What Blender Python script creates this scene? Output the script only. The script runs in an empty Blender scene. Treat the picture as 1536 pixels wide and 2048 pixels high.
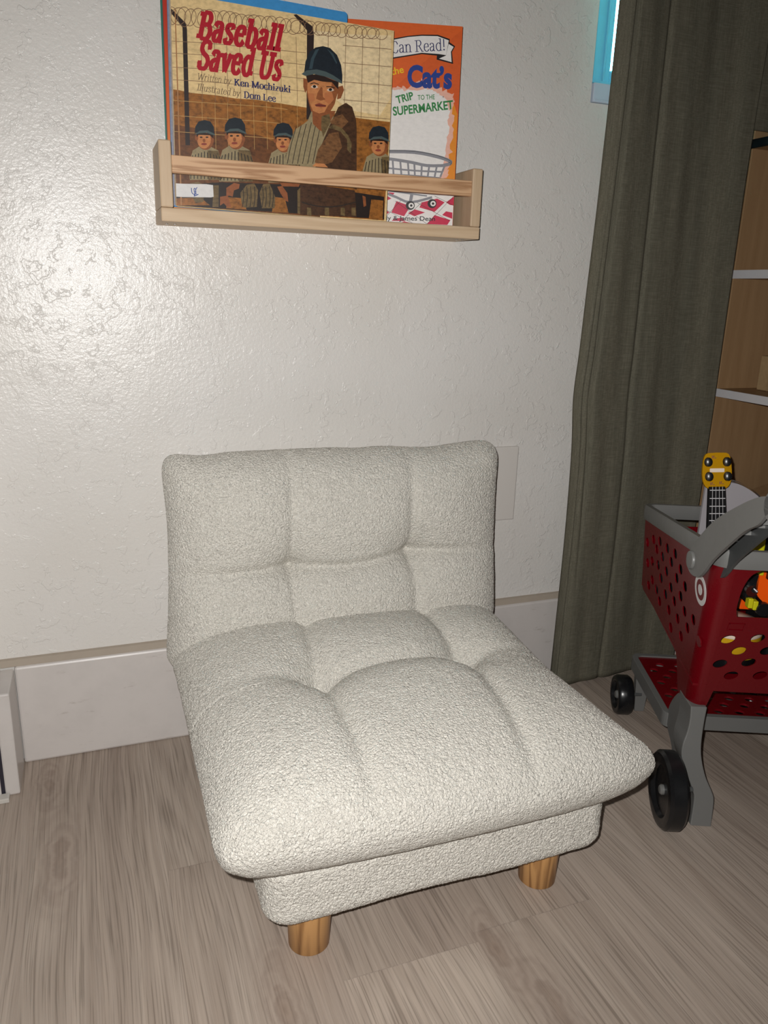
import bpy, math, random
import numpy as np
from mathutils import Vector, Matrix
from mathutils.geometry import tessellate_polygon

# ------------------------------------------------------------------ camera, light, exposure
SC = bpy.context.scene
COL = SC.collection
YAW, PITCH, ROLL, FOCAL = 0.366524, 0.279514, 0.030915, 1542.2
CAM_H = 0.612
cam = bpy.data.cameras.new('camera')
cam.sensor_fit = 'VERTICAL'
cam.sensor_height = 24.0
cam.lens = FOCAL / 2048 * 24.0
cam.clip_start = 0.01
camo = bpy.data.objects.new('camera', cam)
COL.objects.link(camo)
fwd = Vector((math.sin(YAW) * math.cos(PITCH), math.cos(YAW) * math.cos(PITCH), -math.sin(PITCH)))
rgt = Vector((math.cos(YAW), -math.sin(YAW), 0))
upv = rgt.cross(fwd)
r2 = math.cos(ROLL) * rgt + math.sin(ROLL) * upv
u2 = -math.sin(ROLL) * rgt + math.cos(ROLL) * upv
CAM_POS = Vector((0, -1.0, CAM_H))
rot = Matrix((r2, u2, -fwd)).transposed().to_4x4()
camo.matrix_world = Matrix.Translation(CAM_POS) @ rot
SC.camera = camo
SC.view_settings.view_transform = 'Standard'
SC.view_settings.look = 'None'
SC.view_settings.gamma = 1.0
SC.view_settings.exposure = 0.0
SC.view_settings.use_curve_mapping = False

# the phone's flash, beside and a little above the lens
fl = bpy.data.lights.new('phone_flash', 'SPOT')
fl.energy = 30.0
fl.color = (1.0, 0.978, 0.95)
fl.spot_size = math.radians(138)
fl.spot_blend = 1.0
fl.shadow_soft_size = 0.004
flo = bpy.data.objects.new('phone_flash', fl)
COL.objects.link(flo)
FLASH_POS = CAM_POS + r2 * -0.018 + u2 * 0.020
aim = (fwd + r2 * -0.06 + u2 * -0.02).normalized()
flo.rotation_mode = 'QUATERNION'
flo.location = FLASH_POS
flo.rotation_quaternion = aim.to_track_quat('-Z', 'Y')

# daylight outside the window
world = bpy.data.worlds.new('daylight')
SC.world = world
world.use_nodes = True
bg = world.node_tree.nodes['Background']
bg.inputs[0].default_value = (0.30, 0.85, 1.0, 1)
bg.inputs[1].default_value = 15.0

# ------------------------------------------------------------------ node helpers
def newmat(name, rough=0.5, col=(.8, .8, .8), spec=0.5, **kw):
    m = bpy.data.materials.new(name)
    m.use_nodes = True
    b = m.node_tree.nodes['Principled BSDF']
    b.inputs['Base Color'].default_value = (*col, 1)
    b.inputs['Roughness'].default_value = rough
    b.inputs['Specular IOR Level'].default_value = spec
    for k, v in kw.items():
        b.inputs[k.replace('_', ' ')].default_value = v
    return m

class NT:
    def __init__(s, m):
        s.t = m.node_tree; s.n = s.t.nodes; s.l = s.t.links; s.b = s.n['Principled BSDF']
    def new(s, typ, ins=None, **kw):
        n = s.n.new(typ)
        for k, v in kw.items(): setattr(n, k, v)
        for k, v in (ins or {}).items():
            if hasattr(v, 'is_linked'): s.l.new(v, n.inputs[k])
            else: n.inputs[k].default_value = v
        return n
    def coord(s, kind='Object', scale=(1, 1, 1), loc=(0, 0, 0)):
        c = s.new('ShaderNodeTexCoord')
        mp = s.new('ShaderNodeMapping', {'Vector': c.outputs[kind], 'Scale': scale, 'Location': loc})
        return mp.outputs[0]
    def noise(s, vec, scale, detail=4, rough=.5, dist=0.0):
        return s.new('ShaderNodeTexNoise', {'Vector': vec, 'Scale': scale, 'Detail': detail, 'Roughness': rough, 'Distortion': dist}).outputs[0]
    def math(s, op, a, b=0.0, c=0.0):
        n = s.n.new('ShaderNodeMath'); n.operation = op
        for i, v in enumerate((a, b, c)):
            if hasattr(v, 'is_linked'): s.l.new(v, n.inputs[i])
            else: n.inputs[i].default_value = v
        return n.outputs[0]
    def ramp(s, fac, stops, interp='LINEAR'):
        n = s.n.new('ShaderNodeValToRGB'); s.l.new(fac, n.inputs[0])
        r = n.color_ramp; r.interpolation = interp
        while len(r.elements) < len(stops): r.elements.new(.5)
        for e, (p, c) in zip(r.elements, stops):
            e.position = p; e.color = (*c, 1) if len(c) == 3 else c
        return n.outputs[0]
    def mix(s, fac, a, b, blend='MIX'):
        n = s.n.new('ShaderNodeMix'); n.data_type = 'RGBA'; n.blend_type = blend
        for i, v in ((0, fac), (6, a), (7, b)):
            if hasattr(v, 'is_linked'): s.l.new(v, n.inputs[i])
            else: n.inputs[i].default_value = v if i == 0 else (*v, 1)
        return n.outputs[2]
    def bump(s, h, strength=.5, dist=.001, prev=None):
        n = s.new('ShaderNodeBump', {'Height': h, 'Strength': strength, 'Distance': dist})
        if prev is not None: s.l.new(prev, n.inputs['Normal'])
        return n.outputs[0]
    def out(s, **kw):
        for k, v in kw.items(): s.l.new(v, s.b.inputs[k.replace('_', ' ')])

def srgb(r, g, b):
    f = lambda c: ((c / 255 + .055) / 1.055) ** 2.4 if c > 10 else c / 255 / 12.92
    return (f(r), f(g), f(b))

# ------------------------------------------------------------------ materials
def mat_wall():
    m = newmat('white_wall_paint', .31, srgb(222, 219, 214), .5)
    t = NT(m); v = t.coord()
    warp = t.new('ShaderNodeMixRGB', {'Fac': .035, 'Color1': v, 'Color2': t.new('ShaderNodeTexNoise', {'Vector': v, 'Scale': 40.0, 'Detail': 3}).outputs[1]}).outputs[0]
    big = t.noise(warp, 58, 4, .55)
    blobs = t.ramp(big, [(.55, (0, 0, 0)), (.60, (1, 1, 1))], 'EASE')
    patch = t.ramp(t.noise(v, 9, 2), [(.36, (.3,) * 3), (.56, (1,) * 3)])
    bl = t.math('MULTIPLY', blobs, patch)
    fine = t.noise(v, 230, 3, .6)
    h = t.math('ADD', t.math('MULTIPLY', bl, .42), t.math('MULTIPLY', fine, .62))
    wave = t.noise(v, 14, 2)
    h = t.math('ADD', h, t.math('MULTIPLY', wave, .9))
    t.out(Normal=t.bump(h, .7, .0013))
    t.out(Base_Color=t.ramp(t.noise(v, 5, 3), [(.3, srgb(219, 215, 209)), (.7, srgb(225, 222, 218))]))
    return m

def mat_paint(name, col, rough=.35, dirt=.0):
    m = newmat(name, rough, col); t = NT(m); v = t.coord()
    n = t.noise(v, 24, 5, .6)
    c = t.mix(t.ramp(n, [(.45, (0,) * 3), (.75, (1,) * 3)]), col, tuple(x * .93 for x in col))
    if dirt:
        vs = t.coord(scale=(14, 14, 60))
        sc = t.ramp(t.noise(vs, 1.6, 6, .7), [(.62, (0,) * 3), (.74, (dirt,) * 3)])
        c = t.mix(sc, c, srgb(150, 138, 128))
        dots = t.ramp(t.new('ShaderNodeTexVoronoi', {'Vector': v, 'Scale': 34.0}).outputs[0], [(.02, (1,) * 3), (.05, (0,) * 3)])
        c = t.mix(t.math('MULTIPLY', dots, t.ramp(t.noise(v, 20), [(.55, (0,) * 3), (.6, (.7,) * 3)])), c, srgb(120, 100, 90))
    t.out(Base_Color=c, Normal=t.bump(t.noise(v, 60, 3), .12, .001))
    return m

KNOTS = [(-.068, -.214, .030), (.332, -.478, .026), (.352, -.550, .030), (.640, -.245, .034), (.122, -.478, .028), (-.085, -.075, .026)]
def mat_floor():
    m = newmat('grey_oak_vinyl_plank', .48, srgb(150, 134, 120), .35)
    t = NT(m)
    at = t.new('ShaderNodeAttribute'); at.attribute_name = 'plank'
    sep = t.new('ShaderNodeSeparateColor', {0: at.outputs[0]})
    rnd, rnd2 = sep.outputs[0], sep.outputs[2]
    co = t.new('ShaderNodeTexCoord').outputs['Object']
    off = t.new('ShaderNodeCombineXYZ', {0: t.math('MULTIPLY', rnd, 7.3), 1: t.math('MULTIPLY', rnd2, 11.0), 2: t.math('MULTIPLY', rnd, 3.0)}).outputs[0]
    p0 = t.new('ShaderNodeVectorMath', {0: co, 1: off}, operation='ADD').outputs[0]
    # slow sideways drift of the grain
    lo = t.new('ShaderNodeMapping', {'Vector': p0, 'Scale': (6, 1.6, 1)}).outputs[0]
    dr = t.math('MULTIPLY', t.math('SUBTRACT', t.noise(lo, 1.0, 2, .5), .5), .050)
    p = t.new('ShaderNodeVectorMath', {0: p0, 1: t.new('ShaderNodeCombineXYZ', {0: dr, 1: 0.0, 2: 0.0}).outputs[0]}, operation='ADD').outputs[0]
    pm = t.new('ShaderNodeMapping', {'Vector': p, 'Scale': (1, .10, 1)}).outputs[0]
    field = t.noise(pm, 8, 1, .4, .1)
    rings = t.math('ADD', t.math('MULTIPLY', t.math('SINE', t.math('MULTIPLY', field, 120.0)), .5), .5)
    fs = t.new('ShaderNodeMapping', {'Vector': p, 'Scale': (1, .014, 1)}).outputs[0]
    streak = t.noise(fs, 560, 3, .6)
    streak2 = t.noise(fs, 150, 3, .6)
    mid = t.noise(pm, 7, 3, .55)
    c = t.ramp(mid, [(.3, srgb(162, 147, 136)), (.5, srgb(174, 160, 148)), (.72, srgb(186, 173, 161))])
    lines = t.ramp(streak, [(.36, (.68, .67, .66)), (.47, (.97,) * 3), (.66, (1.10,) * 3)])
    c = t.mix(1.0, c, lines, 'MULTIPLY')
    c = t.mix(1.0, c, t.ramp(streak2, [(.38, (.93, .92, .91)), (.6, (1.03,) * 3)]), 'MULTIPLY')
    zone = t.ramp(t.noise(pm, 5, 2), [(.42, (0,) * 3), (.62, (1,) * 3)])
    c = t.mix(t.math('MULTIPLY', zone, .7), c, t.mix(1.0, c, t.ramp(rings, [(0, (.84, .82, .80)), (.5, (1.0,) * 3), (1, (1.10, 1.10, 1.09))]), 'MULTIPLY'))
    # a few knots, each an elongated set of rings in the grain
    for kx, ky, ks in KNOTS:
        kv = t.new('ShaderNodeMapping', {'Vector': co, 'Location': (-kx, -ky * .26, 0), 'Scale': (1, .26, 0)}).outputs[0]
        kd = t.new('ShaderNodeVectorMath', {0: kv}, operation='LENGTH').outputs['Value']
        kd = t.math('MULTIPLY', t.math('ADD', kd, t.math('MULTIPLY', t.math('SUBTRACT', t.noise(co, 30, 4), .5), .022)), 1.0 / ks)
        kr = t.math('ADD', t.math('MULTIPLY', t.math('SINE', t.math('MULTIPLY', kd, 22.0)), .5), .5)
        km = t.ramp(kd, [(.08, (.7,) * 3), (.55, (.38,) * 3), (1.0, (0,) * 3)])
        core = t.ramp(kd, [(.05, (.74, .68, .64)), (.30, (.94, .92, .91))])
        c = t.mix(km, c, t.mix(1.0, t.mix(kr, srgb(152, 136, 125), srgb(176, 161, 149)), core, 'MULTIPLY'))
    c = t.mix(1.0, c, t.ramp(rnd, [(0, (.93, .925, .92)), (1, (1.04, 1.035, 1.03))]), 'MULTIPLY')
    t.out(Base_Color=c, Roughness=t.ramp(streak, [(.3, (.56,) * 3), (.7, (.42,) * 3)]), Normal=t.bump(t.math('ADD', streak, t.math('MULTIPLY', streak2, .5)), .22, .0006))
    return m

def mat_wood(name, dark, light, axis='X', rough=.5, scale=1.0, contrast=1.0):
    m = newmat(name, rough, light, .35); t = NT(m)
    sq = {'X': (.07, 1, 1), 'Y': (1, .07, 1), 'Z': (1, 1, .07)}[axis]
    v = t.coord(scale=sq)
    field = t.noise(v, 22 * scale, 2, .5, .3)
    rings = t.math('ADD', t.math('MULTIPLY', t.math('SINE', t.math('MULTIPLY', field, 62.0)), .5), .5)
    st = t.noise(v, 260 * scale, 4, .6)
    mixv = t.math('ADD', t.math('MULTIPLY', rings, .45 * contrast), t.math('MULTIPLY', st, .6))
    c = t.ramp(mixv, [(.15, dark), (.75, light)])
    t.out(Base_Color=c, Normal=t.bump(st, .15, .0004))
    return m

def mat_boucle():
    m = newmat('cream_boucle', .95, srgb(196, 191, 180), .15)
    t = NT(m); v = t.coord()
    w = t.new('ShaderNodeMixRGB', {'Fac': .004, 'Color1': v, 'Color2': t.new('ShaderNodeTexNoise', {'Vector': v, 'Scale': 500.0}).outputs[1]}).outputs[0]
    vo = t.new('ShaderNodeTexVoronoi', {'Vector': w, 'Scale': 500.0}).outputs[0]
    vc = t.new('ShaderNodeTexVoronoi', {'Vector': w, 'Scale': 500.0}).outputs[1]
    vcs = t.new('ShaderNodeSeparateColor', {0: vc}).outputs[0]
    n = t.noise(v, 900, 3, .6)
    h = t.math('ADD', t.math('MULTIPLY', t.math('POWER', vo, 1.5), -1.3), t.math('MULTIPLY', n, .45))
    tint = t.ramp(t.noise(v, 850, 2), [(.3, srgb(219, 214, 203)), (.7, srgb(240, 236, 227))])
    tint = t.mix(1.0, tint, t.ramp(vcs, [(0, (.88, .88, .87)), (1, (1.08, 1.08, 1.08))]), 'MULTIPLY')
    t.out(Base_Color=tint, Normal=t.bump(h, 1.0, .0013))
    t.b.inputs['Sheen Weight'].default_value = .25
    t.b.inputs['Sheen Roughness'].default_value = .5
    return m

def mat_linen():
    m = newmat('olive_linen', .9, srgb(112, 112, 92), .15); t = NT(m); v = t.coord()
    vx = t.new('ShaderNodeMapping', {'Vector': v, 'Scale': (1, 1, .05)}).outputs[0]
    vz = t.new('ShaderNodeMapping', {'Vector': v, 'Scale': (.05, 1, 1)}).outputs[0]
    a = t.noise(vx, 700, 3, .7); b = t.noise(vz, 700, 3, .7)
    s = t.math('MULTIPLY', t.math('ADD', a, b), .5)
    c = t.ramp(s, [(.34, srgb(89, 86, 74)), (.5, srgb(102, 99, 86)), (.66, srgb(118, 114, 100))])
    blot = t.ramp(t.noise(vx, 30, 4), [(.3, (.95, .96, .96)), (.7, (1.04, 1.02, 1.0))])
    t.out(Base_Color=t.mix(1.0, c, blot, 'MULTIPLY'), Normal=t.bump(s, .5, .0007))
    return m

def mat_plastic(name, col, rough=.3, bump=.04):
    m = newmat(name, rough, col, .5); t = NT(m); v = t.coord()
    t.out(Normal=t.bump(t.noise(v, 350, 2), bump, .0006), Roughness=t.ramp(t.noise(v, 40, 3), [(.3, (rough * .85,) * 3), (.7, (rough * 1.2,) * 3)]))
    return m

def mat_print(name, col, var=.18, rough=.4, scale=160):
    m = newmat(name, rough, col, .4); t = NT(m); v = t.coord(scale=(1, 1, 1.6))
    n = t.noise(v, scale, 5, .7)
    t.out(Base_Color=t.mix(1.0, col, t.ramp(n, [(.32, (1 - var * 1.6,) * 3), (.5, (1,) * 3), (.68, (1 + var * 1.1,) * 3)]), 'MULTIPLY'))
    return m

M = {}
M['wall'] = mat_wall()
M['trim'] = mat_paint('white_gloss_trim', srgb(208, 202, 198), .32, .55)
M['trim_clean'] = mat_paint('white_satin_paint', srgb(205, 200, 193), .4)
M['caulk'] = mat_paint('dusty_caulk', srgb(168, 156, 142), .8, .6)
M['plate'] = mat_plastic('wall_plate_plastic', srgb(214, 209, 203), .4)
M['ceiling'] = mat_paint('white_ceiling', srgb(200, 196, 190), .8)
M['floor'] = mat_floor()
M['pine'] = mat_wood('pale_pine', srgb(192, 164, 132), srgb(216, 191, 160), 'X', .5, 1.0, .5)
M['pine_z'] = mat_wood('pale_pine_upright', srgb(190, 163, 132), srgb(213, 189, 159), 'Z', .5, 1.0, .4)
M['pine_rail'] = mat_wood('pine_rail', srgb(160, 116, 80), srgb(212, 172, 134), 'X', .45, 2.4, 1.5)
M['oak'] = mat_wood('varnished_oak', srgb(132, 90, 50), srgb(198, 150, 96), 'Z', .38, 1.3, 1.1)
M['maple'] = mat_wood('maple_veneer', srgb(152, 120, 86), srgb(172, 140, 104), 'Z', .45, .5, .35)
M['block'] = mat_wood('beech_block', srgb(160, 134, 98), srgb(178, 152, 116), 'X', .5, 1, .3)
M['boucle'] = mat_boucle()
M['linen'] = mat_linen()
M['red'] = mat_plastic('red_plastic', (.145, .001, .005), .28)
M['grey'] = mat_plastic('grey_plastic', srgb(112, 112, 110), .38)
M['dgrey'] = mat_plastic('dark_grey_plastic', srgb(78, 80, 80), .4)
M['black'] = mat_plastic('black_plastic', srgb(22, 23, 25), .28)
M['white'] = mat_plastic('white_plastic', srgb(214, 211, 210), .35)
M['whitegrey'] = mat_plastic('grey_white_plastic', srgb(172, 168, 172), .4)
M['edge'] = mat_plastic('grey_edge_band', srgb(208, 206, 208), .4)
M['blackedge'] = mat_plastic('black_edge_band', srgb(10, 14, 14), .5)
M['orange'] = mat_plastic('orange_plastic', (.95, .11, .005), .3)
M['yellow'] = mat_plastic('yellow_plastic', (.62, .36, .01), .35)
M['uke_yellow'] = newmat('matte_yellow_paint', .85, (.50, .25, .003), .08)
M['uke_black'] = newmat('matte_black_fretboard', .75, srgb(14, 14, 16), .2)
M['lime'] = mat_plastic('lime_plastic', (.62, .58, .01), .4)
M['chrome'] = newmat('chrome', .2, (.75, .75, .77), Metallic=1.0)
M['ivory'] = mat_plastic('ivory_plastic', srgb(232, 214, 196), .35)
M['gasket'] = mat_plastic('dark_gasket', srgb(40, 36, 48), .6)
M['vinyl'] = mat_paint('daylight_tinted_window_vinyl', srgb(120, 205, 232), .35)  # cyan cast of the daylight on the frame is put into this base colour
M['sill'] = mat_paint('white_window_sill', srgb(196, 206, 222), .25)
M['glass'] = newmat('window_glass', .02, (.92, 1, .99), .5, Transmission_Weight=1.0, IOR=1.02)
M['paper'] = mat_print('page_edges', srgb(222, 214, 198), .06)
M['teal'] = mat_print('teal_book_cloth', srgb(48, 118, 104), .05)
M['olive'] = mat_print('yellow_green_book_cloth', srgb(158, 152, 36), .05)
M['darkred'] = mat_print('dark_red_cover', srgb(110, 28, 20), .05)
M['blue'] = mat_print('sky_blue_cover', srgb(66, 146, 206), .05)
M['greyspine'] = mat_print('worn_glare_grey_spine', srgb(140, 142, 158), .12)  # worn grey, also standing in for glare on the blue book's edge
ms = newmat('red_orange_spine', .35); ts = NT(ms); vs_ = ts.coord(kind='Generated')
sx = ts.new('ShaderNodeSeparateXYZ', {0: vs_}).outputs
ts.out(Base_Color=ts.ramp(sx[2], [(.1, srgb(226, 140, 40)), (.55, srgb(214, 84, 34)), (.9, srgb(188, 52, 36))]))
M['orangespine'] = ms

INK = dict(sky=(226, 196, 142), sky_light=(234, 210, 166), sky_mottle=(216, 178, 118), ground=(146, 92, 38), ground_dark=(104, 62, 30), post=(46, 34, 32), wire=(128, 98, 74), wire_light=(196, 156, 96),
  jersey=(150, 134, 100), jersey_shade=(108, 88, 56), stripe=(44, 36, 30), skin=(196, 128, 78), skin_shade=(142, 82, 46), cheek=(186, 114, 70), hair=(42, 26, 20), dark=(38, 28, 24), mouth=(140, 62, 48), cap=(28, 36, 44), cap_light=(54, 72, 80), brim=(74, 88, 88),
  jacket=(72, 46, 28), jacket_light=(118, 80, 48), eyewhite=(220, 200, 180), tape=(220, 218, 216), pen=(60, 84, 150), hinge=(168, 120, 76), title=(176, 24, 42), ink=(104, 84, 66), navy=(38, 40, 92),
  orange=(222, 98, 38), orange_light=(214, 92, 36), amber=(226, 138, 28), splash_edge=(232, 178, 158), white=(232, 228, 224), checker=(196, 28, 70), black=(24, 20, 22), drawgrey=(134, 134, 140), yellow=(240, 200, 20), blue=(34, 62, 140), green=(46, 128, 66))
PAINTERLY = {'sky', 'sky_light', 'sky_mottle', 'ground', 'ground_dark', 'jersey', 'jersey_shade', 'skin', 'skin_shade', 'jacket', 'jacket_light', 'cap', 'dark'}
for k, c in INK.items():
    M['ink_' + k] = mat_print('printed_' + k, srgb(*c), .34 if k in ('ground', 'ground_dark', 'jacket', 'jacket_light', 'jersey_shade') else .14 if k in PAINTERLY else .04, .42)

# ------------------------------------------------------------------ geometry helpers
class MB:
    def __init__(s): s.v = []; s.f = []; s.m = []
    def add(s, vs, fs, mi=0):
        o = len(s.v); s.v += [tuple(map(float, p)) for p in vs]
        for f in fs: s.f.append([i + o for i in f]); s.m.append(mi)
        return s
    def box(s, x0, x1, y0, y1, z0, z1, mi=0):
        vs = [(x, y, z) for x in (x0, x1) for y in (y0, y1) for z in (z0, z1)]
        return s.add(vs, [(0, 1, 3, 2), (4, 6, 7, 5), (0, 4, 5, 1), (2, 3, 7, 6), (0, 2, 6, 4), (1, 5, 7, 3)], mi)
    def lathe(s, base, axis, prof, n=40, mi=0):
        base = Vector(base); ax = Vector(axis).normalized()
        t = Vector((1, 0, 0)) if abs(ax.x) < .9 else Vector((0, 1, 0))
        e1 = ax.cross(t).normalized(); e2 = ax.cross(e1)
        vs = []; fs = []
        for r, h in prof:
            for i in range(n):
                a = 2 * math.pi * i / n
                vs.append(base + ax * h + (e1 * math.cos(a) + e2 * math.sin(a)) * r)
        for k in range(len(prof) - 1):
            for i in range(n):
                j = (i + 1) % n
                fs.append((k * n + i, k * n + j, (k + 1) * n + j, (k + 1) * n + i))
        fs.append(tuple(range(n - 1, -1, -1))); fs.append(tuple(range((len(prof) - 1) * n, len(prof) * n)))
        return s.add(vs, fs, mi)
    def tube(s, pts, r, n=12, mi=0):
        pts = [Vector(p) for p in pts]; vs = []; fs = []
        prev = None
        for k, p in enumerate(pts):
            d = (pts[min(k + 1, len(pts) - 1)] - pts[max(k - 1, 0)]).normalized()
            if prev is None: prev = Vector((0, 0, 1)) if abs(d.z) < .9 else Vector((1, 0, 0))
            e1 = (prev - d * prev.dot(d)).normalized(); prev = e1; e2 = d.cross(e1)
            rr = r[k] if isinstance(r, (list, tuple)) else r
            for i in range(n):
                a = 2 * math.pi * i / n; vs.append(p + (e1 * math.cos(a) + e2 * math.sin(a)) * rr)
        for k in range(len(pts) - 1):
            for i in range(n):
                j = (i + 1) % n; fs.append((k * n + i, k * n + j, (k + 1) * n + j, (k + 1) * n + i))
        fs.append(tuple(range(n - 1, -1, -1))); fs.append(tuple(range((len(pts) - 1) * n, len(pts) * n)))
        return s.add(vs, fs, mi)
    def plate(s, outer, holes, front, back, mi=0):
        # 2-D outline with holes; front / back map (u, v) to 3-D
        loops = [outer] + list(holes)
        flat = [p for l in loops for p in l]
        tris = tessellate_polygon([[Vector((p[0], p[1], 0)) for p in l] for l in loops])
        n = len(flat)
        vs = [front(*p) for p in flat] + [back(*p) for p in flat]
        fs = [tuple(t) for t in tris] + [tuple(n + i for i in reversed(t)) for t in tris]
        o = 0
        for l in loops:
            k = len(l)
            for i in range(k):
                j = (i + 1) % k; fs.append((o + i, o + j, n + o + j, n + o + i))
            o += k
        return s.add(vs, fs, mi)
    def grid(s, P, mi=0, flip=False):
        nu, nv = P.shape[:2]; o = len(s.v)
        s.v += [tuple(p) for p in P.reshape(-1, 3).tolist()]
        for i in range(nu - 1):
            for j in range(nv - 1):
                q = [o + i * nv + j, o + (i + 1) * nv + j, o + (i + 1) * nv + j + 1, o + i * nv + j + 1]
                s.f.append(q[::-1] if flip else q); s.m.append(mi)
        return s
    def xf(s, fn): s.v = [tuple(fn(Vector(p))) for p in s.v]; return s
    def build(s, name, mats, parent=None, smooth=False, bevel=0, seg=2, local=False, label=None, fix=True):
        me = bpy.data.meshes.new(name)
        me.from_pydata(s.v, [], s.f)
        mats = mats if isinstance(mats, (list, tuple)) else [mats]
        for m in mats: me.materials.append(M[m] if isinstance(m, str) else m)
        me.polygons.foreach_set('material_index', s.m)
        if fix:
            import bmesh
            b = bmesh.new(); b.from_mesh(me); bmesh.ops.recalc_face_normals(b, faces=b.faces); b.to_mesh(me); b.free()
        if smooth:
            me.polygons.foreach_set('use_smooth', [True] * len(me.polygons))
            try: me.set_sharp_from_angle(angle=math.radians(smooth if smooth is not True else 40))
            except Exception: pass
        me.update()
        o = bpy.data.objects.new(name, me); COL.objects.link(o)
        if parent is not None:
            if not local:
                w = ROOTM[root_of(parent)].inverted(); me.transform(w)
            o.parent = parent
        if bevel:
            bv = o.modifiers.new('bevel', 'BEVEL'); bv.width = bevel; bv.segments = seg; bv.limit_method = 'ANGLE'; bv.angle_limit = math.radians(40)
        if label: o['label'] = label
        return o

ROOTM = {}
def root_of(o):
    while o.parent is not None: o = o.parent
    return o.name
def thing(name, label, cat, loc=(0, 0, 0), rotz=0.0, group=None, M4=None):
    o = bpy.data.objects.new(name, None); COL.objects.link(o)
    o.empty_display_size = .05
    m = M4 if M4 is not None else Matrix.Translation(Vector(loc)) @ Matrix.Rotation(rotz, 4, 'Z')
    o.location = m.to_translation(); o.rotation_euler = m.to_euler()
    ROOTM[o.name] = m
    o['label'] = label; o['category'] = cat
    if group: o['group'] = group
    return o
def tag(o, label, cat, group=None):
    o['label'] = label; o['category'] = cat
    if group: o['group'] = group
    return o
def struct(o): o['kind'] = 'structure'; return o
def rrect(u0, u1, v0, v1, r, n=6):
    pts = []
    for cx, cy, a0 in ((u1 - r, v1 - r, 0), (u0 + r, v1 - r, 90), (u0 + r, v0 + r, 180), (u1 - r, v0 + r, 270)):
        for i in range(n + 1):
            a = math.radians(a0 + 90 * i / n); pts.append((cx + r * math.cos(a), cy + r * math.sin(a)))
    return pts
def ellipse(cx, cy, rx, ry, n=20, rot=0.0):
    return [(cx + rx * math.cos(t) * math.cos(rot) - ry * math.sin(t) * math.sin(rot), cy + rx * math.cos(t) * math.sin(rot) + ry * math.sin(t) * math.cos(rot)) for t in [2 * math.pi * i / n for i in range(n)]]
def smooth_line(pts, n=8, closed=False):
    P = [np.array(p, float) for p in pts]; out = []
    L = len(P); rng = range(L if closed else L - 1)
    for i in rng:
        g = (lambda k: P[k % L]) if closed else (lambda k: P[min(max(k, 0), L - 1)])
        p0, p1, p2, p3 = g(i - 1), g(i), g(i + 1), g(i + 2)
        for k in range(n):
            t = k / n
            out.append(tuple(.5 * (2 * p1 + (p2 - p0) * t + (2 * p0 - 5 * p1 + 4 * p2 - p3) * t * t + (3 * p1 - p0 - 3 * p2 + p3) * t ** 3)))
    if not closed: out.append(tuple(P[-1]))
    return out
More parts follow.
